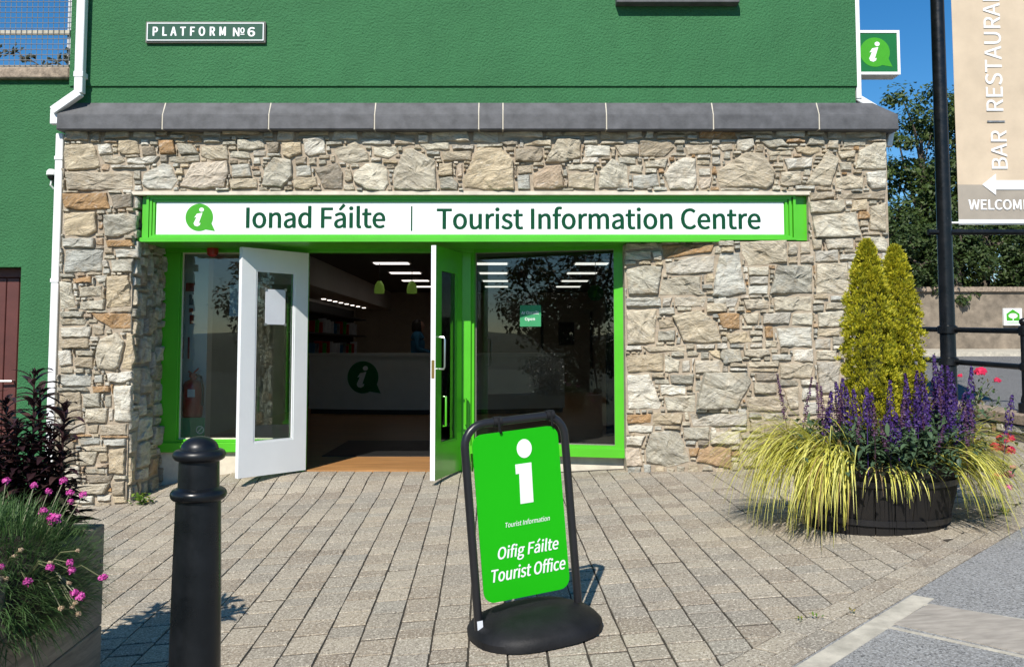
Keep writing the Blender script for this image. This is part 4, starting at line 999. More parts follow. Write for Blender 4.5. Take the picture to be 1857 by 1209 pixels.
# thrift
rt = random.Random(5)
tc = Vector((-1.94, 3.34, PB - .13)); RAD = Vector((.42, .50, .29))
tf = thing('sea_thrift', (tc.x, tc.y, PB - .06), 'mound of pink flowered sea thrift spilling over the timber planter', 'flowering plant')
mb = MB()
for i in range(15000):
    d = rdir(rt)
    if d.z < -.55: continue
    if d.x < .1 and d.z < -.05: continue
    k = rt.uniform(.62, .97); q = Vector((tc.x + d.x * RAD.x * k, tc.y + d.y * RAD.y * k, tc.z + d.z * RAD.z * k))
    dd = Vector((d.x, d.y, d.z + .35)) + rdir(rt) * .55
    ribbon(mb, q, dd, rt.uniform(.06, .13), rt.uniform(.003, .005), rt.uniform(.6, 1.6), 3)
mb.build('leaves', M['thrift_leaf'], tf)
mb = MB(); mb.lathe([(.02, -.55), (.6, -.5), (.78, -.1), (.72, .35), (.4, .68), (0, .78)], (0, 0, 0), 20); mb.v = [(tc.x + x * RAD.x, tc.y + y * RAD.y, tc.z + z * RAD.z) for x, y, z in mb.v]
mb.build('inner_thatch', M['soil'], tf)
FL = [(11, 872, 3.5, 8), (62, 880, 3.5, 8), (88, 891, 3.55, 7), (115, 872, 3.6, 8), (127, 894, 3.6, 8), (151, 897, 3.6, 8), (128, 909, 3.6, 6), (78, 926, 3.45, 8.5), (98, 940, 3.35, 13), (127, 1020, 3.2, 8), (130, 1034, 3.2, 8), (187, 1048, 3.3, 9.5), (50, 1055, 3.1, 9.5), (91, 1029, 3.1, 9), (135, 1075, 3.15, 9), (146, 1081, 3.15, 9.5), (2, 1028, 3.1, 8)]
SD = [(38, 997, 3.1, 5.5), (26, 1008, 3.1, 5), (141, 998, 3.25, 4.5), (12, 1050, 3.1, 5.5), (91, 1021, 3.12, 6), (125, 1057, 3.15, 5), (111, 1103, 3.15, 6), (131, 1100, 3.2, 5.5), (137, 1093, 3.2, 5.5), (142, 1112, 3.2, 5.5), (8, 1102, 3.1, 4.5)]
for lst, mt, nm in ((FL, 'thrift_pink', 'flower'), (SD, 'seed_head', 'seed_head')):
    for px, py, Y, rpx in lst:
        q = P(px, py, Y); R = rpx * Y / F; mb = MB()
        mb.lathe([(0, -R * .4), (R * .5, -R * .25), (R * .6, .1 * R), (R * .4, R * .4), (0, R * .5)], q, 10)
        for i in range(70):
            d = rdir(rt); d.z = d.z * .6 + .25; leafquad(mb, q + d.normalized() * R * rt.uniform(.6, .9), d + rdir(rt) * .7, R * .55, R * .42, rt)
        h = mb.build(nm, M[mt], tf)
        root = tc + Vector(((q.x - tc.x) * .62, (q.y - tc.y) * .55, max(.05, (q.z - tc.z) * .3))); mid = (q + root) / 2 + Vector((.02, -.02, .0 if q.z > PB + .1 else .05))
        mb = MB(); mb.tube([root, mid, q], .0022, 5, False); mb.build('stalk', M['stem'], h)
# dark-leaved perennial
dk = thing('dark_leaved_perennial', (-2.0, 3.74, PB - .06), 'tall dark purple leaved perennial behind the thrift in the timber planter', 'plant')
for (px, py, bxp, nL) in ((62, 672, 60, 30), (72, 700, 75, 24), (118, 728, 100, 28), (10, 720, 25, 30), (28, 760, 40, 26), (92, 770, 85, 26), (-30, 690, -10, 30), (50, 800, 55, 24), (-5, 800, 10, 26), (112, 815, 95, 22), (-60, 740, -40, 28), (75, 845, 78, 20), (25, 850, 30, 22), (105, 880, 98, 16)):
    top = P(px, py, 3.72 + rt.uniform(-.08, .08)); bot = P(bxp, 960, 3.74); bot.z = PB - .07; mb = MB(); mb.tube([bot, (bot + top) / 2 + Vector((rt.uniform(-.01, .01), 0, 0)), top], [.006, .005, .003], 6)
    st = mb.build('stem', M['dark_leaf'], dk, smooth=True); mb = MB(); ax = top - bot; t0 = rt.uniform(0, 6.28)
    for i in range(int(nL * 1.9)):
        t = .12 + .86 * i / (nL * 1.9); a = t0 + i * 2.4; q = bot + ax * t
        d = Vector((math.cos(a), math.sin(a), .45 + .5 * t)); L = rt.uniform(.12, .20) * (1.05 - .45 * t)
        ribbon(mb, q, d, L, L * rt.uniform(.22, .31), rt.uniform(.7, 1.7), 5, shape='leaf', fold=.35)
    for i in range(26):
        d = rdir(rt); d.z = abs(d.z); ribbon(mb, top + rdir(rt) * .012 - ax.normalized() * .02, d, .024, .008, 0, 2, shape='leaf')
    mb.build('leaves', M['dark_leaf'], st)
# weeds
def weed(q, n, R, label, sz=.05):
    o = thing('weed', q, label, 'weed'); mb = MB()
    for i in range(n):
        d = rdir(rt); d.z = abs(d.z) + .2; ribbon(mb, q + Vector((rt.gauss(0, R * .3), rt.gauss(0, R * .3), rt.uniform(.0, R * .7))), d, rt.uniform(.6, 1) * sz, sz * .5, 1.0, 3, shape='leaf', fold=.3)
    mb.build('leaves', M['weed'], o)
wq = P(258, 888, YF - .09); wq.z = g(wq.x, wq.y); weed(wq, 60, .12, 'small green weed at the foot of the stone pillar', .055)
weed(G(1450, 1126), 8, .03, 'tiny weed in the paving joint nearest the kerb line', .02); weed(G(1478, 1122), 7, .03, 'tiny weed in the paving joint left of the edge course', .02)
weed(G(1545, 1113), 6, .03, 'tiny weed in the edge course of the paving', .02); weed(G(1822, 934), 26, .05, 'low weed in the edge course by the barrel planter', .03)
# ivy along the mesh fence
iv = thing('ivy', (P(60, 118, YM + .05).x, YM + .05, fzb), 'dark climbing ivy along the foot of the mesh fence', 'climbing plant')
mb = MB(); x = P(-120, 100, YM).x; xe = P(126, 100, YM).x; pts = []
while x < xe: pts.append((x, YM + .04 + rt.uniform(-.02, .02), fzb + .10 + .05 * math.sin(x * 9) + rt.uniform(-.03, .03))); x += .07
mb.tube(pts, .006, 5); mb.build('stem', M['bark'], iv); mb = MB()
for q in pts:
    for k in range(5):
        c = Vector(q) + Vector((rt.uniform(-.05, .05), rt.uniform(-.02, .02), rt.uniform(-.06, .07))); leafquad(mb, c, Vector((rt.uniform(-.6, .6), -1, rt.uniform(-.3, .8))), rt.uniform(.04, .085), rt.uniform(.03, .05), rt)
mb.build('leaves', M['ivy'], iv)

# ================================================================== BOLLARD
bq = Vector((P(360, 900, 2.5).x, 2.5)); bz = g(*bq)
def bh(py): return P(360, py, 2.5).z - bz
k_ = 2.5 / F
bo = thing('bollard', (bq.x, bq.y, bz), 'black cast iron bollard with a domed cap in the left foreground', 'bollard')
pr = [(52 * k_, -.05), (52 * k_, .03), (47 * k_, .07), (44.5 * k_, .10), (44 * k_, bh(1209)), (42 * k_, bh(1050)), (39 * k_, bh(904))]
mb = MB(); mb.lathe(pr, (bq.x, bq.y, bz), 40); mb.build('shaft', M['black'], bo, smooth=True)
def ring(rc, zc, rr, n=8): return [(rc + rr * math.cos(t), zc + rr * math.sin(t)) for t in [-math.pi / 2 + math.pi * i / n for i in range(n + 1)]]
mb = MB(); zc_ = bh(895); mb.lathe([(38 * k_, zc_ - 13 * k_)] + ring(38 * k_, zc_, 11 * k_) + [(36 * k_, zc_ + 13 * k_)], (bq.x, bq.y, bz), 40); mb.build('collar', M['black'], bo, smooth=True)
mb = MB(); mb.lathe([(36 * k_, bh(884)), (35 * k_, bh(836))], (bq.x, bq.y, bz), 40); mb.build('neck', M['black'], bo, smooth=True)
mb = MB(); zc_ = bh(824); mb.lathe([(35 * k_, zc_ - 12 * k_)] + ring(36 * k_, zc_, 10 * k_) + [(33 * k_, zc_ + 10 * k_)] + [(33 * k_ * math.cos(t), zc_ + 10 * k_ + (bh(790) - zc_ - 10 * k_) * math.sin(t)) for t in [math.pi / 2 * i / 9 for i in range(1, 10)]], (bq.x, bq.y, bz), 40); mb.build('domed_cap', M['black'], bo, smooth=True)

# ================================================================== PAVEMENT SIGN
phi, rho = math.atan(.39), .085
ex = Vector((math.cos(phi) * math.cos(rho), math.sin(phi) * math.cos(rho), math.sin(rho))); ez = Vector((-math.cos(phi) * math.sin(rho), -math.sin(phi) * math.sin(rho), math.cos(rho)))
nf = Vector((math.sin(phi), -math.cos(phi), 0)); nf = (nf - ex * nf.dot(ex)).normalized()
oL = P(869, 1148, 4.12); ow = .49; oB = oL + ex * (ow / 2)
ab = thing('pavement_sign', (oB.x, oB.y, g(oB.x, oB.y)), 'green swinging pavement sign in a black tube frame on a rubber base', 'sign')
afn = planefn(oB, ex, ez, nf)
def apx(px, py): return onplane(px, py, oB, ex, ez, nf)
top = apx(960, 757)[1]; hw = ow / 2; R = .10; path = [(-hw, -.02)] + [(-hw, top - R - .05)] 
path += [(-hw + R - R * math.cos(t), top - R + R * math.sin(t)) for t in [math.pi / 2 * i / 6 for i in range(7)]]
path += [(hw - R + R * math.sin(t), top - R + R * math.cos(t)) for t in [math.pi / 2 * i / 6 for i in range(7)]] + [(hw, top - R - .05), (hw, .05)]
mb = MB(); mb.tube([afn(a, b, 0) for a, b in path], .019, 12); mb.build('tube_frame', M['tube_black'], ab, smooth=True)
(pa0, pb0), (pa1, pb1) = apx(880, 1085), apx(1030, 772)
pa0, pa1 = -hw + .035, hw - .035; pb0 = apx(955, 1080)[1]; pb1 = apx(955, 777)[1]; rc = .05
rr_ = [(pa0 + rc - rc * math.cos(t), pb1 - rc + rc * math.sin(t)) for t in [math.pi / 2 * i / 5 for i in range(6)]] + [(pa1 - rc + rc * math.sin(t), pb1 - rc + rc * math.cos(t)) for t in [math.pi / 2 * i / 5 for i in range(6)]]
rr_ += [(pa1 - rc + rc * math.cos(t), pb0 + rc - rc * math.sin(t)) for t in [math.pi / 2 * i / 5 for i in range(6)]] + [(pa0 + rc - rc * math.sin(t), pb0 + rc - rc * math.cos(t)) for t in [math.pi / 2 * i / 5 for i in range(6)]]
mb = MB(); mb.prism(rr_, afn, -.004, .004); panel = mb.build('panel', M['aboard'], ab)
cx_, cy_ = apx(950, 812.5); mb = MB(); ro = 14.2 * 4.2 / F
mb.prism([(cx_ + ro * 1.02 * math.cos(t), cy_ + ro * 1.18 * math.sin(t)) for t in [2 * math.pi * i / 28 for i in range(28)]], afn, .0042, .0054)
mb.build('letter_dot', M['white_vinyl'], panel)
ip = [apx(780 + a / 2.474, 720 + b / 2.474) for a, b in ((380, 301), (452, 291), (462, 468), (404, 477), (398, 342), (383, 344))]
mb = MB(); mb.prism(ip, afn, .0042, .0054); mb.build('letter_stem', M['white_vinyl'], panel)
for s_, x0, y0, x1, y1, cap, b_ in (('Tourist Information', 916, 955, 996.5, 943, 8.2, .008), ('Oifig Fáilte', 903, 1012, 1012.5, 995, 20, .028), ('Tourist Office', 892, 1053, 1025, 1032, 21, .028)):
    a0, b0 = apx(x0, y0); a1, b1 = apx(x1, y1)
    letters(s_, lambda a, b, d: afn(a, b, d + .0042), a0, a1, (b0 + b1) / 2, cap * 4.22 / F, 'lettering', M['white_vinyl'], panel, bold=b_, shear=.22)
for px, py in ((903, 779), (998, 772)):
    a_, b_ = apx(px, py); mb = MB(); tb_ = top
    mb.tube([afn(a_, tb_ + .02, .0), afn(a_, tb_ + .018, .018), afn(a_, tb_ - .018, .022), afn(a_ + .004, tb_ - .045, .016), afn(a_ + .012, tb_ - .05, .008)], .006, 6); mb.tube([afn(a_ - .02, tb_, .0), afn(a_ + .02, tb_, 0)], .024, 10)
    mb.build('hook', M['rubber'], ab, smooth=True)
# domed rubber base: two lobes either side of the panel
mb = MB(); bo_z = -.035
n = 36; prof = [(1.0, bo_z), (1.0, bo_z + .03), (.93, bo_z + .055), (.7, bo_z + .085), (.35, bo_z + .108), (0, bo_z + .115)]
vs = []
for r_, z_ in prof:
    for j in range(n):
        t = 2 * math.pi * j / n; c_, s_ = math.cos(t), math.sin(t)
        vs.append(afn(.02 + .30 * r_ * math.copysign(abs(c_) ** .75, c_), z_ + (.0), .27 * r_ * math.copysign(abs(s_) ** .85, s_)))
fs = [(i * n + j, i * n + (j + 1) % n, (i + 1) * n + (j + 1) % n, (i + 1) * n + j) for i in range(len(prof) - 1) for j in range(n)] + [tuple(range(n))[::-1]]
mb.add(vs, fs); mb.build('base', M['rubber'], ab, smooth=True)
mb = MB(); mb.prism([(-hw - .012, .005), (-hw + .014, .0), (-hw + .014, .06), (-hw - .012, .06)], afn, .0195, .0203); mb.build('sticker', M['paper'], ab)

# ================================================================== RIGHT: LOW WALL, RAILING, POST, ROAD
def lwx(Y): return 5.18 - .14 * (Y - 9.4)
wz = lambda Y: .485 + .03 * (Y - 9.4)
dl = Vector((-.14, 1)).normalized()
kw = thing('low_wall', (lwx(8), 8, .1), 'low stone kerb wall with a concrete cap under the railing', 'wall')
o3 = (lwx(6.0), 6.0, 0); kfn = planefn(o3, (dl.x, dl.y, 0), ZA, (-dl.y, dl.x, 0))
mb = MB(); lbox(mb, kfn, 0, 9, -.3, .36, -.28, 0); mb.build('rubble_core', M['mortar'], kw)
for pl in pack(1.0, 5.6, .05, .37, [], lambda a, b: np.ones(a.shape, bool), rs, .15, .4):
    if area(pl) < .004: continue
    mb = MB(); stone_geo(mb, pl, kfn, rs); mb.build('stone', M['stone'], kw)
for i in range(9):
    Y0 = 6 + i * 1.0; mb = MB(); a = i * 1.0 + .003
    vs = [kfn(s_, z_ + .03 * (s_ - 3.4), d_) for s_ in (a, a + .994) for (z_, d_) in ((.385, .05), (.475, .05), (.485, .03), (.485, -.30), (.385, -.33))]
    mb.add(vs, [(0, 1, 2, 3, 4), (9, 8, 7, 6, 5)] + [(k, 5 + k, 5 + (k + 1) % 5, (k + 1) % 5) for k in range(5)]); mb.build('cap_stone', M['concrete'], kw)
rl = thing('railing', (lwx(9.4), 9.4, .48), 'black two rail street railing on the low wall', 'railing')
def rpost(Y):
    q = (lwx(Y) + .12, Y, wz(Y)); hgt = .95
    mb = MB(); mb.lathe([(.075, -.01), (.075, .10), (.05, .11), (.05, .14), (.036, .19), (.034, .43), (.05, .44), (.052, .50), (.034, .52), (.034, .79), (.05, .80), (.052, .88), (.03, .90), (.022, .905)], q, 16)
    p_ = mb.build('post', M['black'], rl, smooth=True); mb = MB(); mb.lathe([(.0, .90)] + [(.042 * math.sin(t), .935 - .042 * math.cos(t)) for t in [math.pi * i / 9 for i in range(1, 9)]] + [(0, .977)], q, 14); mb.build('ball', M['black'], p_, smooth=True)
for Y in (6.9, 9.4, 13.4): rpost(Y)
for hh in (.47, .84):
    mb = MB(); mb.tube([(lwx(Y) + .12, Y, wz(Y) + hh) for Y in (6.0, 9.4, 13.4, 15.0)], .031, 10); mb.build('rail', M['black'], rl, smooth=True)
pq = (P(1719, 620, 10.6).x, 10.6, .40); bp = thing('banner_post', pq, 'tall black banner post standing behind the barrel planter', 'post')
mb = MB(); mb.lathe([(.12, -.1), (.12, .05), (.095, .08), (.088, .12), (.084, 1.5), (.078, 3.5), (.075, 6.0), (0, 6.03)], pq, 24); mb.build('shaft', M['black'], bp, smooth=True)
for zz in (wz(10.6) + .47, wz(10.6) + .84): mb = MB(); mb.lathe([(.087, zz - pq[2] - .05), (.11, zz - pq[2] - .04), (.11, zz - pq[2] + .04), (.087, zz - pq[2] + .05)], pq, 20); mb.build('rail_collar', M['black'], bp, smooth=True)
az = P(1750, 421, 10.6).z
for zz in (az, 5.55):
    mb = MB(); mb.tube([(pq[0] - .19, 10.6, zz), (pq[0] + 1.25, 10.6, zz)], .032, 12); mb.build('arm', M['black'], bp, smooth=True)
YN = 10.6; nfx = lambda x, y: onplane(x, y, (0, YN - .004, 0), XA, ZA, NA); nfn = planefn((0, YN - .004, 0), XA, ZA, NA)
n0, zb_ = nfx(1739, 407); n1 = nfx(1881, 407)[0]; zt_ = 5.5; zs = nfx(1800, 335)[1]
bn = thing('banner', ((n0 + n1) / 2, YN, zb_), 'beige fabric banner with white lettering hanging from the tall post', 'banner')
def cloth(z0_, z1_, nm, mt, off=0.0, par=None):
    mb = MB(); nx, nz = 14, max(2, int((z1_ - z0_) / .12)); vs = []
    for k in range(nz + 1):
        for i in range(nx + 1):
            x = n0 + (n1 - n0) * i / nx; zz = z0_ + (z1_ - z0_) * k / nz; w_ = .003 * math.sin(x * 5 + zz * 1.3) + .0015 * math.sin(zz * 4.1 + x * 2)
            vs.append((x, YN + w_ - off, zz))
    m0 = len(vs); vs2 = [(x, y + .003, z) for x, y, z in vs]
    fq = [(k * (nx + 1) + i, k * (nx + 1) + i + 1, (k + 1) * (nx + 1) + i + 1, (k + 1) * (nx + 1) + i) for k in range(nz) for i in range(nx)]
    mb.add(vs + vs2, fq + [tuple(m0 + i for i in reversed(f)) for f in fq]); return mb.build(nm, mt, bn, smooth='all', recalc=False)
cloth(zs, zt_, 'cloth', M['banner']); cloth(zb_ + .06, zs - .0005, 'printed_band', M['banner_grey']); cloth(zb_, zb_ + .0595, 'hem', M['paper'])
mb = MB(); mb.tube([(n0 - .14, YN, zb_ + .02), (n1 + .05, YN, zb_ + .02)], .012, 8); mb.build('bottom_bar', M['upvc'], bn)
nz_ = .003
def vtext(s_, yb, yt, xl, xr, **k):
    a0 = nfx(1800, yb)[1]; a1 = nfx(1800, yt)[1]; b0 = nfx(xr, 200)[0]; b1 = nfx(xl, 200)[0]
    letters(s_, lambda a, b, d: nfn(b0 - (b - 0), a, d + nz_), a0, a1, 0, b0 - b1, 'lettering', M['white_vinyl'], bn, **k)
vtext('BAR', 306, 237, 1795, 1823, bold=.012); vtext('RESTAURANT', 201, -45, 1789, 1819, bold=.012)
a_, b_ = nfx(1790, 222); a2, b2 = nfx(1822, 219); mb = MB(); mb.prism([(a_, b_), (a2, b_), (a2, b2), (a_, b2)], nfn, nz_, nz_ + .001); mb.build('divider_bar', M['grey_print'], bn)
ar = [nfx(x, y) for x, y in ((1781, 335), (1806, 315), (1806, 327), (1872, 327), (1872, 344), (1806, 344), (1806, 354))]; mb = MB(); mb.prism(ar, nfn, nz_, nz_ + .001); mb.build('arrow', M['white_vinyl'], bn)
a_, b_ = nfx(1757, 380); a2, b2 = nfx(1866, 362.5); letters('WELCOME', lambda a, b, d: nfn(a, b, d + nz_), a_, a2, b_, b2 - b_, 'lettering', M['white_vinyl'], bn, bold=.04)

# road climbing behind, far pavement, retaining wall
def rz(x, y): return .28 + .0515 * (y - 10.5)
grid_sheet('road', M['asphalt'], lin(3.45, 45, 30), lin(8.3, 40, 30), lambda x, y: rz(x, y) if x > 5.6 or y > 10 else min(rz(x, y), g(x, y) - .03), keep=lambda x, y: x > lwx(y) + .0)
mb = MB(); mb.prism([(3, 22.9), (14.5, 22.9), (40, 18.5), (40, 25), (3, 25.2)], lambda a, b, d: (a, b, rz(a, b) + d), -.1, .11); fp_ = tag(mb.build('far_pavement', M['pale_conc']), kind='structure')
rw = thing('retaining_wall', (14, 24.6, 1.0), 'old stucco retaining wall across the road beneath the trees', 'wall')
mb = MB(); mb.prism([(3, 24.3), (15, 24.3), (34, 21.2), (34, 25.5), (3, 25.5)], lambda a, b, d: (a, b, d), .2, 2.62); mb.build('wall_face', M['wall_stucco'], rw)
mb = MB(); mb.prism([(3, 24.22), (15, 24.22), (34, 21.12), (34, 25.6), (3, 25.6)], lambda a, b, d: (a, b, d), 2.622, 2.75); mb.build('wall_cap', M['concrete'], rw)
Y0 = 24.25; (a0, b0), (a1, b1) = onplane(1820, 590, (0, Y0, 0), XA, ZA, NA), onplane(1852, 559, (0, Y0, 0), XA, ZA, NA)
gs = thing('wall_sign', ((a0 + a1) / 2, Y0, b0), 'small white sign with a green house and tree on the retaining wall', 'sign'); MB().box(a0, a1, Y0 - .03, Y0 + .05, b0, b1, .003).build('board', M['panel_white'], gs)
gfn = planefn((0, Y0 - .031, 0), XA, ZA, NA); cx_ = (a0 + a1) / 2; w_ = a1 - a0; h_ = b1 - b0
mb = MB(); mb.prism([(cx_ - .36 * w_, b0 + .27 * h_), (cx_ + .36 * w_, b0 + .27 * h_), (cx_ + .36 * w_, b0 + .68 * h_), (cx_, b0 + .94 * h_), (cx_ - .36 * w_, b0 + .68 * h_)], gfn, 0, .002); hs = mb.build('house_mark', M['logo_green'], gs)
mb = MB(); mb.prism([(cx_ + .25 * w_ * math.cos(t), b0 + .56 * h_ + .15 * h_ * math.sin(t)) for t in [2 * math.pi * i / 14 for i in range(14)]], gfn, .0022, .003); mb.build('tree_mark', M['white_vinyl'], hs)
mb = MB(); mb.prism([(cx_ - .03 * w_, b0 + .3 * h_), (cx_ + .03 * w_, b0 + .3 * h_), (cx_ + .03 * w_, b0 + .43 * h_), (cx_ - .03 * w_, b0 + .43 * h_)], gfn, .0022, .003); mb.build('trunk_mark', M['white_vinyl'], hs)
mb = MB(); mb.box(cx_ - .34 * w_, cx_ + .34 * w_, Y0 - .033, Y0 - .0305, b0 + .15 * h_, b0 + .19 * h_); mb.build('caption_line', M['logo_green'], gs)
# raised bank and trees
mb = MB(); mb.prism([(3, 25.3), (45, 23.5), (45, 60), (3, 60)], lambda a, b, d: (a, b, d), 0, 2.55); tag(mb.build('bank', M['hill']), kind='structure')
rtree = random.Random(9)
def tree(x, y, z0, Hh, Rc, label, mat, nclump, cz=.60, leaf=.16, flat=1.0, per=110):
    o = thing('tree', (x, y, z0), label, 'tree', 'trees above the retaining wall' if y > 0 else 'unseen trees added behind the viewer to darken a reflection')
    mb = MB(); top = Vector((x + rtree.uniform(-.3, .3), y, z0 + Hh * .75)); mb.tube([(x, y, z0 - .2), (x + .05, y, z0 + Hh * .35), top], [.17, .13, .05], 8); ends = []
    for i in range(nclump):
        d = rdir(rtree); k = rtree.random() ** .4; q = Vector((x + d.x * Rc * k, y + d.y * Rc * k * .8, z0 + Hh * cz + d.z * Hh * (1 - cz) * k * flat)); ends.append(q)
        if i % 4 == 0: s0 = Vector((x, y, z0 + Hh * rtree.uniform(.2, .6))); mb.tube([s0, (s0 + q) / 2 + rdir(rtree) * .25, q], [.06, .035, .012], 5, False)
    mb.build('trunk', M['bark'], o, smooth=True); mb = MB()
    for q in ends:
        cr = rtree.uniform(.35, .8) * Rc / 2.6
        for j in range(per):
            d = rdir(rtree); c = q + Vector((d.x, d.y, d.z * .7)) * cr * rtree.random() ** .45; leafquad(mb, c, d + Vector((0, -.2, .9)) + rdir(rtree) * .7, leaf * rtree.uniform(.6, 1.3), leaf * rtree.uniform(.35, .7), rtree)
    mb.build('crown', M[mat], o)
tree(12.6, 27.5, 2.5, 6.6, 2.2, 'dark leafy tree nearest the corner of the stone building', 'tree_leaf', 150, .5)
tree(15.6, 28.5, 2.5, 8.4, 2.7, 'taller tree behind the post and banner', 'tree_leaf2', 170, .55)
tree(19.5, 28.0, 2.5, 8.0, 3.0, 'broad tree at the right edge behind the banner', 'tree_leaf', 150, .5)
for xb, lab in ((11.5, 'dark undergrowth bush behind the wall left of the post'), (14.2, 'dark undergrowth bush behind the wall right of the post'), (17.2, 'dark undergrowth bush behind the wall at the right edge')): tree(xb, 27.2, 2.4, 3.6, 2.1, lab, 'tree_leaf', 90, .45, .14)
tree(10.3, 29.5, 2.5, 5.4, 2.0, 'lower tree half hidden behind the stone building', 'tree_leaf2', 100, .5)
for (x, y, hh, R, lab) in ((10.7, 24.7, 2.7, 1.4, 'rounded bush overhanging the left of the retaining wall'), (12.1, 24.7, 2.5, 1.2, 'bush hanging over the retaining wall beside the post'), (14.9, 25.0, 2.8, 1.5, 'dense bush above the small green and white wall sign'), (17.6, 24.6, 2.8, 1.6, 'bush at the far right above the retaining wall')):
    tree(x, y, 2.25, hh, R, lab, 'tree_leaf2', 70, .5, .12)
# wooded hillside behind the viewer (seen only as a reflection)
mb = MB(); vs = []; nh = 60
for i in range(nh + 1):
    x = -160 + 320 * i / nh; hgt = 2.6 + 1.2 * math.sin(x * .05 + 1) + .8 * noise.noise((x * .08, 0, 3)); vs += [(x, -62, -1.2), (x, -75, hgt), (x, -110, hgt + 1.5), (x, -140, -1.2)]
mb.add(vs, [(i * 4 + k, i * 4 + k + 1, i * 4 + k + 5, i * 4 + k + 4) for i in range(nh) for k in range(3)]); tag(mb.build('hills', M['hill'], smooth='all'), kind='structure')

for (x, y, hh, R, lab) in ((-4.5, -3.4, 4.9, 2.0, 'small dense unseen tree added behind the viewer to darken the right window reflection'), (-21.5, -21, 10.5, 3.4, 'larger unseen tree added far left behind the viewer to darken the right window reflection')):  # unseen trees, added so the right window mirrors something dark instead of bright sky
    tree(x, y, -1.1 if y < -10 else g(x, y), hh, R, lab, 'tree_leaf2', 130, .56, .3 if y < -10 else .13, per=90)
# ================================================================== INTERIOR
IX0, IX1, IY1, CZ = -3.95, XR - .05, 23.3, 2.55
MB().box(IX0, IX1, YD + .1, IY1, -.10, .004).box(hx0 + .002, hx1 - .002, YD - .02, YD + .0999, -.10, .004).build('interior_floor', M['floor_wood'], bld)
MB().box(IX0, IX1, YD + .125, IY1, CZ, CZ + .1).build('ceiling', M['ceil'], bld)
MB().box(IX0 - .15, IX0, YD + .1, IY1, -.1, CZ).build('interior_wall', M['int_white'], bld)
MB().box(IX1, IX1 + .04, 9.0, IY1, -.1, CZ + .4).build('interior_wall', M['int_white'], bld)
MB().box(IX0, IX1, IY1, IY1 + .2, -.1, CZ + .1).build('interior_wall', M['int_beige'], bld)
MB().box(IX0, -3.06, 9.4, IY1 - .01, 2.11, CZ - .001).build('ceiling_bulkhead', M['int_white'], bld)
MB().box(XC - .1, Asp.x + .2, YD + .13, 24.1, CZ + .11, 3.05).build('roof_slab', M['int_dark'], bld)
mt_ = MB().box(hx0 - .05, hx1 + .6, YD + 1.02, YD + 2.6, .0045, .012).build('door_mat', M['hose']); tag(mt_, 'dark floor covering inside the open entrance', 'mat')
LC = [[(679, 741, 477.6), (708, 762, 495), (730, 777, 509), (751, 791, 519.7)], [(863.5, 920, 478.3), (870, 920, 495.4), (876, 921, 509.5), (880, 921, 519.8)], [(1043.5, 1102, 478.3), (1029, 1081.5, 495.4), (1019, 1065.5, 509.5), (1009, 1052, 519.8)]]
CN = ('over the counter', 'above the middle of the room', 'near the right wall'); RN = ('nearest', 'second', 'third', 'farthest')
for ci, col_ in enumerate(LC):
    for ri, (x0, x1, y) in enumerate(col_):
        Yl = (CZ - .02 - EYE.z) / ray((x0 + x1) / 2, y).z * ray((x0 + x1) / 2, y).y; xa, xb = P(x0, y, Yl).x, P(x1, y, Yl).x
        t_ = thing('ceiling_light', ((xa + xb) / 2, Yl, CZ - .03), '%s lit ceiling panel from the entrance, in the row %s' % (RN[ri], CN[ci]), 'ceiling light', 'lit panels on the dark ceiling')
        MB().box(xa, xb, Yl - .15, Yl + .15, CZ - .028, CZ - .016).build('diffuser', M['lamp'], t_); MB().box(xa - .03, xb + .03, Yl - .18, Yl + .18, CZ - .0155, CZ - .001).build('frame', M['int_white'], t_)
for px, nm in ((688, 'left'), (747, 'right')):
    q = P(px, 523, 14.8); t_ = thing('pendant_lamp', q, '%s of the two green glass pendant lamps over the counter' % nm, 'pendant lamp', 'pendant lamps over the counter')
    mb = MB(); mb.lathe([(.03, .12), (.07, .06), (.085, -.02), (.08, -.08), (.074, -.08), (.078, -.02), (.06, .05), (.02, .11)], q, 16); mb.build('shade', M['pendant'], t_, smooth=True)
    mb = MB(); mb.tube([(q.x, q.y, q.z + .12), (q.x, q.y, CZ)], .006, 6); mb.build('cord', M['hose'], t_)
ORD = ('first', 'second', 'third', 'fourth', 'fifth', 'sixth', 'seventh', 'eighth', 'ninth', 'tenth', 'eleventh', 'twelfth', 'thirteenth', 'last')
for k in range(8):
    px, py = 587 + k * 10.4, 543 + k * 2.25; d = ray(px, py); Yl = (2.095 - EYE.z) / d.z * d.y; q = EYE + d * (Yl / d.y)
    mb = MB(); mb.lathe([(.0, .012), (.045, .012), (.045, 0), (0, 0)], (q.x, q.y, 2.096), 14); o_ = mb.build('spotlight', M['spot']); tag(o_, '%s small round downlight from the left in the row under the bulkhead' % ORD[k], 'spotlight', 'downlights under the bulkhead')
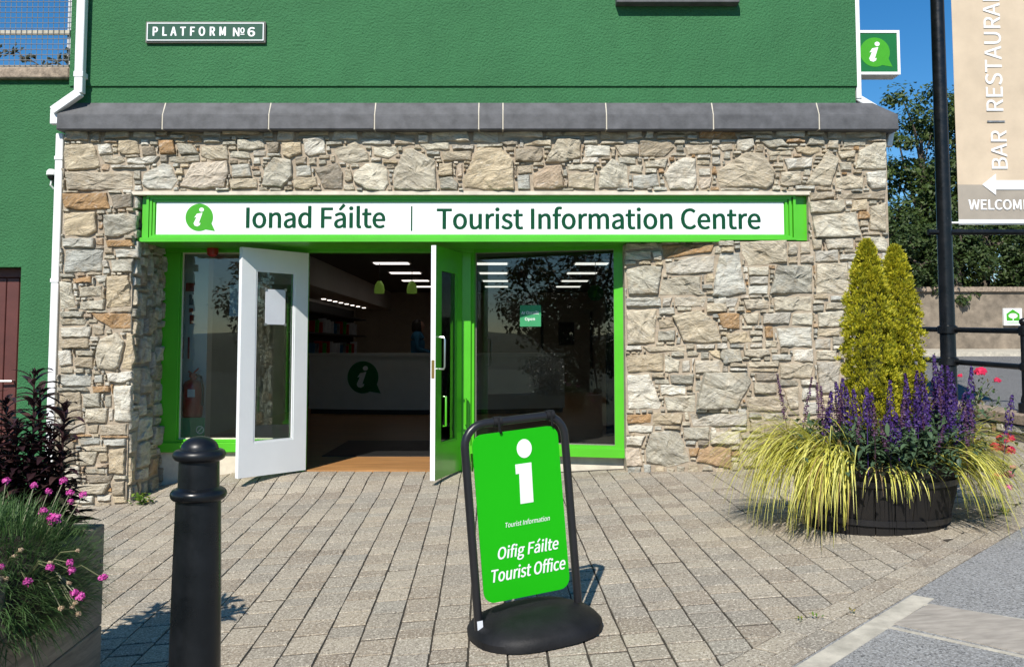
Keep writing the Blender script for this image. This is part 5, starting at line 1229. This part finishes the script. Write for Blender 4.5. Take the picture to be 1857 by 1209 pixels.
# counter
cc = Vector((-1.6, 21.9)); Rk = 6.3; ct_ = thing('reception_counter', (-1.6, 15.6, 0), 'long curved white reception counter with a green information logo', 'counter')
def arc(r0, r1, z0, z1, nm, mt, a0=-17.5, a1=24):
    mb = MB(); n = 40; vs = []
    for i in range(n + 1):
        t = math.radians(a0 + (a1 - a0) * i / n)
        for r_, z_ in ((r0, z0), (r1, z0), (r1, z1), (r0, z1)): vs.append((cc.x + r_ * math.sin(t), cc.y - r_ * math.cos(t), z_))
    mb.add(vs, [(i * 4 + k, i * 4 + (k + 1) % 4, (i + 1) * 4 + (k + 1) % 4, (i + 1) * 4 + k) for i in range(n) for k in range(4)] + [(3, 2, 1, 0), tuple(n * 4 + k for k in range(4))]); return mb.build(nm, mt, ct_, smooth=True)
fr_ = arc(Rk - .06, Rk, .09, 1.0, 'front_panel', M['int_white']); arc(Rk - .5, Rk + .03, 1.002, 1.05, 'counter_top', M['int_white']); arc(Rk - .12, Rk - .07, .006, .088, 'plinth', M['int_dark'])
yq = cc.y - Rk - .01; c0 = onplane(656.5, 684, (0, yq, 0), XA, ZA, NA); r0 = 29 * yq / F
def cfn(a, b, d=0):
    t = (a - cc.x) / Rk; return Vector((cc.x + (Rk + .004 + d) * math.sin(t), cc.y - (Rk + .004 + d) * math.cos(t), b))
logo(cfn, c0[0], c0[1], r0, fr_, M['sign_green'], M['white_vinyl'], .004)
# shelves with books under the bulkhead
bkx = -3.6; bk = thing('bookcase', (-3.7, 19, 0), 'dark bookcase along the left wall behind the counter', 'bookcase')
MB().box(IX0 + .002, IX0 + .03, 16, 22.8, 0, 2.05).build('back_panel', M['int_dark'], bk)
for zz in (.5, .95, 1.4, 1.8): MB().box(IX0 + .031, bkx, 16, 22.8, zz, zz + .03).build('shelf', M['int_dark'], bk)
rbk = random.Random(4); bn_ = ['red', 'paper', 'blue_top', 'logo_green', 'paper', 'grey_print', 'red', 'paper']; cols = {'red': 'red', 'paper': 'white', 'blue_top': 'blue', 'logo_green': 'green', 'grey_print': 'grey'}
for zz, rown in ((1.43, 'upper'), (.98, 'lower')):
    for k in range(14):
        Yb = 17 + k * .36; mt = bn_[(k * 3 + (0 if zz > 1.2 else 2)) % 8]; hgt = rbk.uniform(.2, .3)
        mb = MB(); mb.m = Matrix.Translation((bkx - .05, Yb, zz)) @ Matrix.Rotation(rbk.uniform(-.25, .1), 4, 'X'); mb.box(-.16, .0, -.02, .02, 0, hgt); o_ = mb.build('book', M[mt])
        tag(o_, '%s book, %s from the entrance on the %s shelf of the bookcase' % (cols[mt], ORD[k], rown), 'book', 'books on the dark shelves')
# slatted display wall at the back
sw = thing('slat_wall', (1.0, IY1 - .06, .2), 'slatted display wall at the back of the room', 'display wall'); Yw = IY1 - .03
xa, xb = P(690, 600, Yw).x, P(1076, 600, Yw).x; mb = MB(); zz = .1
while zz < 2.0: mb.box(xa, xb, Yw - .03, Yw + .02, zz, zz + .088); zz += .1
tag(mb.build('slats', M['int_beige'], sw), kind='stuff')
for px in (852, 983, 1072): q = P(px, 600, Yw - .05).x; MB().box(q - .03, q + .03, Yw - .07, Yw - .031, .1, 2.05).build('upright', M['int_dark'], sw)
q0, q1 = P(1013, 625, Yw - .06), P(1041, 584, Yw - .06); o_ = MB().box(q0.x, q1.x, Yw - .07, Yw - .035, q0.z, q1.z).build('poster', M['int_dark']); tag(o_, 'dark framed poster on the slatted display wall', 'poster')
# dark display panel by the right wall
q0 = P(1099, 600, 12.0).x; dpn = thing('display_panel', (q0 + .5, 12.0, 0), 'dark display panel with pale lettering inside the right window', 'display panel')
MB().box(q0, q0 + 1.2, 12.0, 12.06, 0, 2.2).build('board', M['int_dark'], dpn); q1 = P(1101, 606, 12.0); letters('Tourist', planefn((0, 11.998, 0), XA, ZA, NA), q1.x, q1.x + .36, q1.z, .11, 'lettering', M['grey_print'], dpn)
q1 = P(1080, 531, 12.0); rd = thing('round_logo_sign', q1, 'round dark green logo sign inside the right window', 'sign'); mb = MB(); mb.prism([(q1.x + .105 * math.cos(t), q1.z + .105 * math.sin(t)) for t in [2 * math.pi * i / 28 for i in range(28)]], planefn((0, 12.0, 0), XA, ZA, NA), 0, .02); mb.build('disc', M['sign_green'], rd)
d_, bd = logo_i(); mb = MB(); fn_ = planefn((0, 11.98, 0), XA, ZA, NA)
for pl in (d_, bd): mb.prism([(q1.x + x * .1, q1.z + y * .1) for x, y in pl], fn_, .0005, .002)
mb.build('logo_letter', M['logo_green'], rd); mb = MB(); mb.tube([(q1.x, 12.01, q1.z + .1), (q1.x, 12.01, CZ)], .004, 5); mb.build('wire', M['steel'], rd)
# open sign on the right window
w3 = lambda a, b, d=0: w2(a, b, d - .022)
o3p = (w2(0, 0, -.022), Vector((d2v.x, d2v.y, 0)), Vector(ZA), Vector((n2.x, n2.y, 0)))
def w3px(x, y): return onplane(x, y, *o3p)
(a0, b0), (a1, b1) = w3px(943, 592), w3px(981, 553)
op = thing('open_sign', w3((a0 + a1) / 2, b0), 'small green open sign hanging on the right window glass', 'sign')
mb = MB(); lbox(mb, w3, a0, a1, b0, b1, -.004, 0); bd_ = mb.build('board', M['sticker_green'], op)
for s_, x0, x1, yb, yc in (('Ar Oscailt', 945.5, 977, 570, 564), ('Open', 952, 970, 581, 575.5)):
    p_, q_ = w3px(x0, yb); r_, t_ = w3px(x1, yc)
    letters(s_, w3, p_, r_, q_, t_ - q_, 'lettering', M['white_vinyl'], bd_, bold=.02)
c_ = w3px(962, 558.5); mb = MB(); d_, bdy = logo_i()
for pl in (d_, bdy): mb.prism([(c_[0] + x * .014, c_[1] + y * .014) for x, y in pl], w3, .0005, .0015)
mb.build('logo_letter', M['logo_green'], bd_)
c2 = w3px(960.5, 502); mb = MB(); mb.tube([w3(a0 + .03, b1, -.002), w3(c2[0], c2[1], 0), w3(a1 - .02, b1, -.002)], .0012, 4, False); mb.build('cord', M['galv'], op)
mb = MB(); mb.prism([(c2[0] + .018 * math.cos(t), c2[1] + .018 * math.sin(t)) for t in [2 * math.pi * i / 14 for i in range(14)]], w3, 0, .02); mb.build('suction_cup', M['paper'], op)
# behind the left window: white return wall, extinguisher, notices
YE = 8.88; e0, e1 = P(300, 640, YE + .1).x, P(375, 640, YE + .1).x
MB().box(e0, e1, YE + .1, YE + .25, .0, CZ).build('interior_wall', M['upvc'], bld)
q = P(349, 756, YE); ez0 = q.z; fe = thing('fire_extinguisher', (q.x, YE, ez0), 'red fire extinguisher on the white wall behind the left window', 'fire extinguisher')
rE = 17.5 * YE / F; hE = P(349, 688, YE).z - ez0
mb = MB(); mb.lathe([(rE * .9, 0), (rE, .02), (rE, hE * .86), (rE * .8, hE * .95), (rE * .35, hE), (.02, hE + .03)], (q.x, YE, ez0), 24); mb.build('cylinder', M['red'], fe, smooth=True)
mb = MB(); mb.box(q.x - .03, q.x + .03, YE - .03, YE + .03, ez0 + hE + .02, ez0 + hE + .06); mb.tube([(q.x, YE, ez0 + hE + .06), (q.x + .05, YE, ez0 + hE + .11)], .009, 6); mb.tube([(q.x, YE, ez0 + hE + .05), (q.x - .05, YE, ez0 + hE + .08)], .009, 6); mb.build('valve', M['red'], fe)
mb = MB(); mb.tube([(q.x + .02, YE, ez0 + hE + .05), (q.x + .08, YE - .02, ez0 + hE + .03), (q.x + .10, YE - .02, ez0 + hE - .08), (q.x + .10, YE - .02, ez0 + hE - .25)], .012, 8); mb.build('hose', M['hose'], fe, smooth=True)
mb = MB(); mb.box(q.x - .02, q.x + .05, YE - rE - .002, YE - rE + .002, ez0 + hE * .55, ez0 + hE * .75); mb.build('label_plate', M['paper'], fe)
mb = MB(); mb.box(q.x - .05, q.x + .05, YE + .08, YE + .1, ez0 + .1, ez0 + .16); mb.box(q.x - .01, q.x + .01, YE + .02, YE + .08, ez0 + .1, ez0 + .13); mb.build('wall_bracket', M['hose'], fe)
for (x0, x1, y0, y1, mt, lab) in ((337, 353, 528, 513, 'red', 'wide red fire notice high on the white wall behind the left window'), (343, 351, 553, 534, 'grey_print', 'small dark instruction card under the red notice'), (343, 350, 566, 559, 'red', 'tiny red sticker under the dark instruction card'), (344, 351, 587, 571, 'red', 'small red call point notice behind the left window'), (329, 332.5, 650, 611, 'red', 'narrow strip of red fire symbols at the left'), (340, 344, 650, 611, 'red', 'narrow strip of red fire symbols beside the extinguisher')):
    p_, r_ = P(x0, y0, YE + .09), P(x1, y1, YE + .09); o_ = MB().box(p_.x, r_.x, YE + .085, YE + .098, p_.z, r_.z).build('wall_notice', M[mt]); tag(o_, lab, 'notice')
p_, r_ = P(325.5, 795, YD + .04), P(372, 757, YD + .04); st = thing('window_sticker', (p_.x, YD + .036, p_.z), 'green no entry sticker at the foot of the left window', 'sticker')
MB().box(p_.x, r_.x, YD + .033, YD + .036, p_.z, r_.z).build('film', M['sticker_green'], st); c_ = P(362.5, 779, YD + .032); tfn = planefn((0, YD + .0325, 0), XA, ZA, NA); mb = MB(); R_ = .038
n = 24; ang = [2 * math.pi * i / n for i in range(n)]; vs = [tfn(c_.x + R_ * math.cos(t), c_.z + R_ * math.sin(t), .0) for t in ang] + [tfn(c_.x + R_ * .8 * math.cos(t), c_.z + R_ * .8 * math.sin(t), .0) for t in ang]
mb.add(vs, [(i, (i + 1) % n, n + (i + 1) % n, n + i) for i in range(n)]); mb.build('ring_mark', M['white_vinyl'], st, recalc=False)
mb = MB(); mb.prism([(c_.x - .026, c_.z - .022), (c_.x - .02, c_.z - .027), (c_.x + .026, c_.z + .022), (c_.x + .02, c_.z + .027)], tfn, 0, .0005); mb.build('slash_mark', M['white_vinyl'], st)
p_, r_ = P(416, 574, YD + .036), P(452, 516, YD + .036); o_ = MB().box(p_.x, r_.x, YD + .034, YD + .037, p_.z, r_.z).build('window_poster', M['paper']); tag(o_, 'pale poster inside the left window beside the open door', 'poster')
q = P(387, 455, YD - .06); mb = MB(); mb.lathe([(.035, .07), (.05, .05), (.055, .0), (.05, -.04), (.03, -.055), (0, -.06)], (q.x, YD - .08, q.z), 18); o_ = mb.build('alarm_sounder', M['red'], smooth=True); tag(o_, 'red alarm sounder fixed over the left window', 'alarm')
mb = MB(); mb.box(q.x - .03, q.x + .03, YD - .05, YD - .026, q.z + .0, q.z + .06); mb.build('mount', M['red'], o_)
# person at the counter
pX, pY = P(757, 600, 17.3).x, 17.3
pe = thing('person', (pX, pY, 0), 'person in a blue top standing behind the reception counter', 'person')
def skin(verts, edges, radii, name, mat, parent, sub=2):
    me = bpy.data.meshes.new(name); me.from_pydata([Vector(v) for v in verts], edges, []); o = bpy.data.objects.new(name, me); C.objects.link(o)
    m1 = o.modifiers.new('s', 'SKIN'); 
    if not me.skin_vertices: me.skin_vertices.new()
    for i, r_ in enumerate(radii): me.skin_vertices[0].data[i].radius = (r_, r_) if not isinstance(r_, tuple) else r_
    me.skin_vertices[0].data[0].use_root = True; m2 = o.modifiers.new('d', 'SUBSURF'); m2.levels = sub; m2.render_levels = sub
    dg = bpy.context.evaluated_depsgraph_get(); ev = bpy.data.meshes.new_from_object(o.evaluated_get(dg)); C.objects.unlink(o); bpy.data.objects.remove(o)
    vs = [v.co.copy() for v in ev.vertices]; fs = [tuple(p.vertices) for p in ev.polygons]; mb = MB(); mb.add(vs, fs); return mb.build(name, mat, parent, smooth='all')
q = lambda x, y, z: (pX + x, pY + y, z)     # faces +x (to the right)
V = [q(0, 0, .92), q(0, 0, 1.1), q(.01, 0, 1.3), q(.0, 0, 1.38), q(.01, 0, 1.45), q(.03, 0, 1.54), q(.03, 0, 1.60),
     q(0, -.19, 1.36), q(.02, -.24, 1.12), q(.22, -.20, 1.06), q(.30, -.19, 1.06), q(0, .19, 1.36), q(.02, .24, 1.12), q(.22, .20, 1.06), q(.30, .19, 1.06),
     q(0, -.10, .86), q(.02, -.11, .48), q(0, -.11, .08), q(.15, -.11, .04), q(0, .10, .86), q(.02, .11, .48), q(0, .11, .08), q(.15, .11, .04)]
E = [(0, 1), (1, 2), (2, 3), (3, 4), (4, 5), (5, 6), (3, 7), (7, 8), (8, 9), (9, 10), (3, 11), (11, 12), (12, 13), (13, 14), (0, 15), (15, 16), (16, 17), (17, 18), (0, 19), (19, 20), (20, 21), (21, 22)]
Rr = [.15, .145, .16, .11, .055, .085, .075, .06, .048, .036, .03, .06, .048, .036, .03, .09, .06, .045, .035, .09, .06, .045, .035]
skin(V, E, Rr, 'body', M['blue_top'], pe)
mb = MB(); mb.lathe([(0, -.115), (.045, -.105), (.07, -.06), (.082, .0), (.082, .05), (.06, .1), (0, .118)], (pX + .035, pY, 1.535), 18, 1.1, .92)
for i, (x, y, z) in enumerate(mb.v):
    dx_ = x - pX - .035
    if dx_ > .05 and abs(y - pY) < .02 and -.05 < z - 1.535 < .01: mb.v[i] = (x + .02, y, z)
hd = mb.build('head', M['skin'], pe, smooth='all')
mb = MB(); mb.lathe([(.09, -.10), (.102, -.05), (.104, .02), (.095, .08), (.06, .125), (0, .14)], (pX - .005, pY, 1.54), 18, 1.05, .98); mb.build('hair', M['hair'], hd, smooth='all')
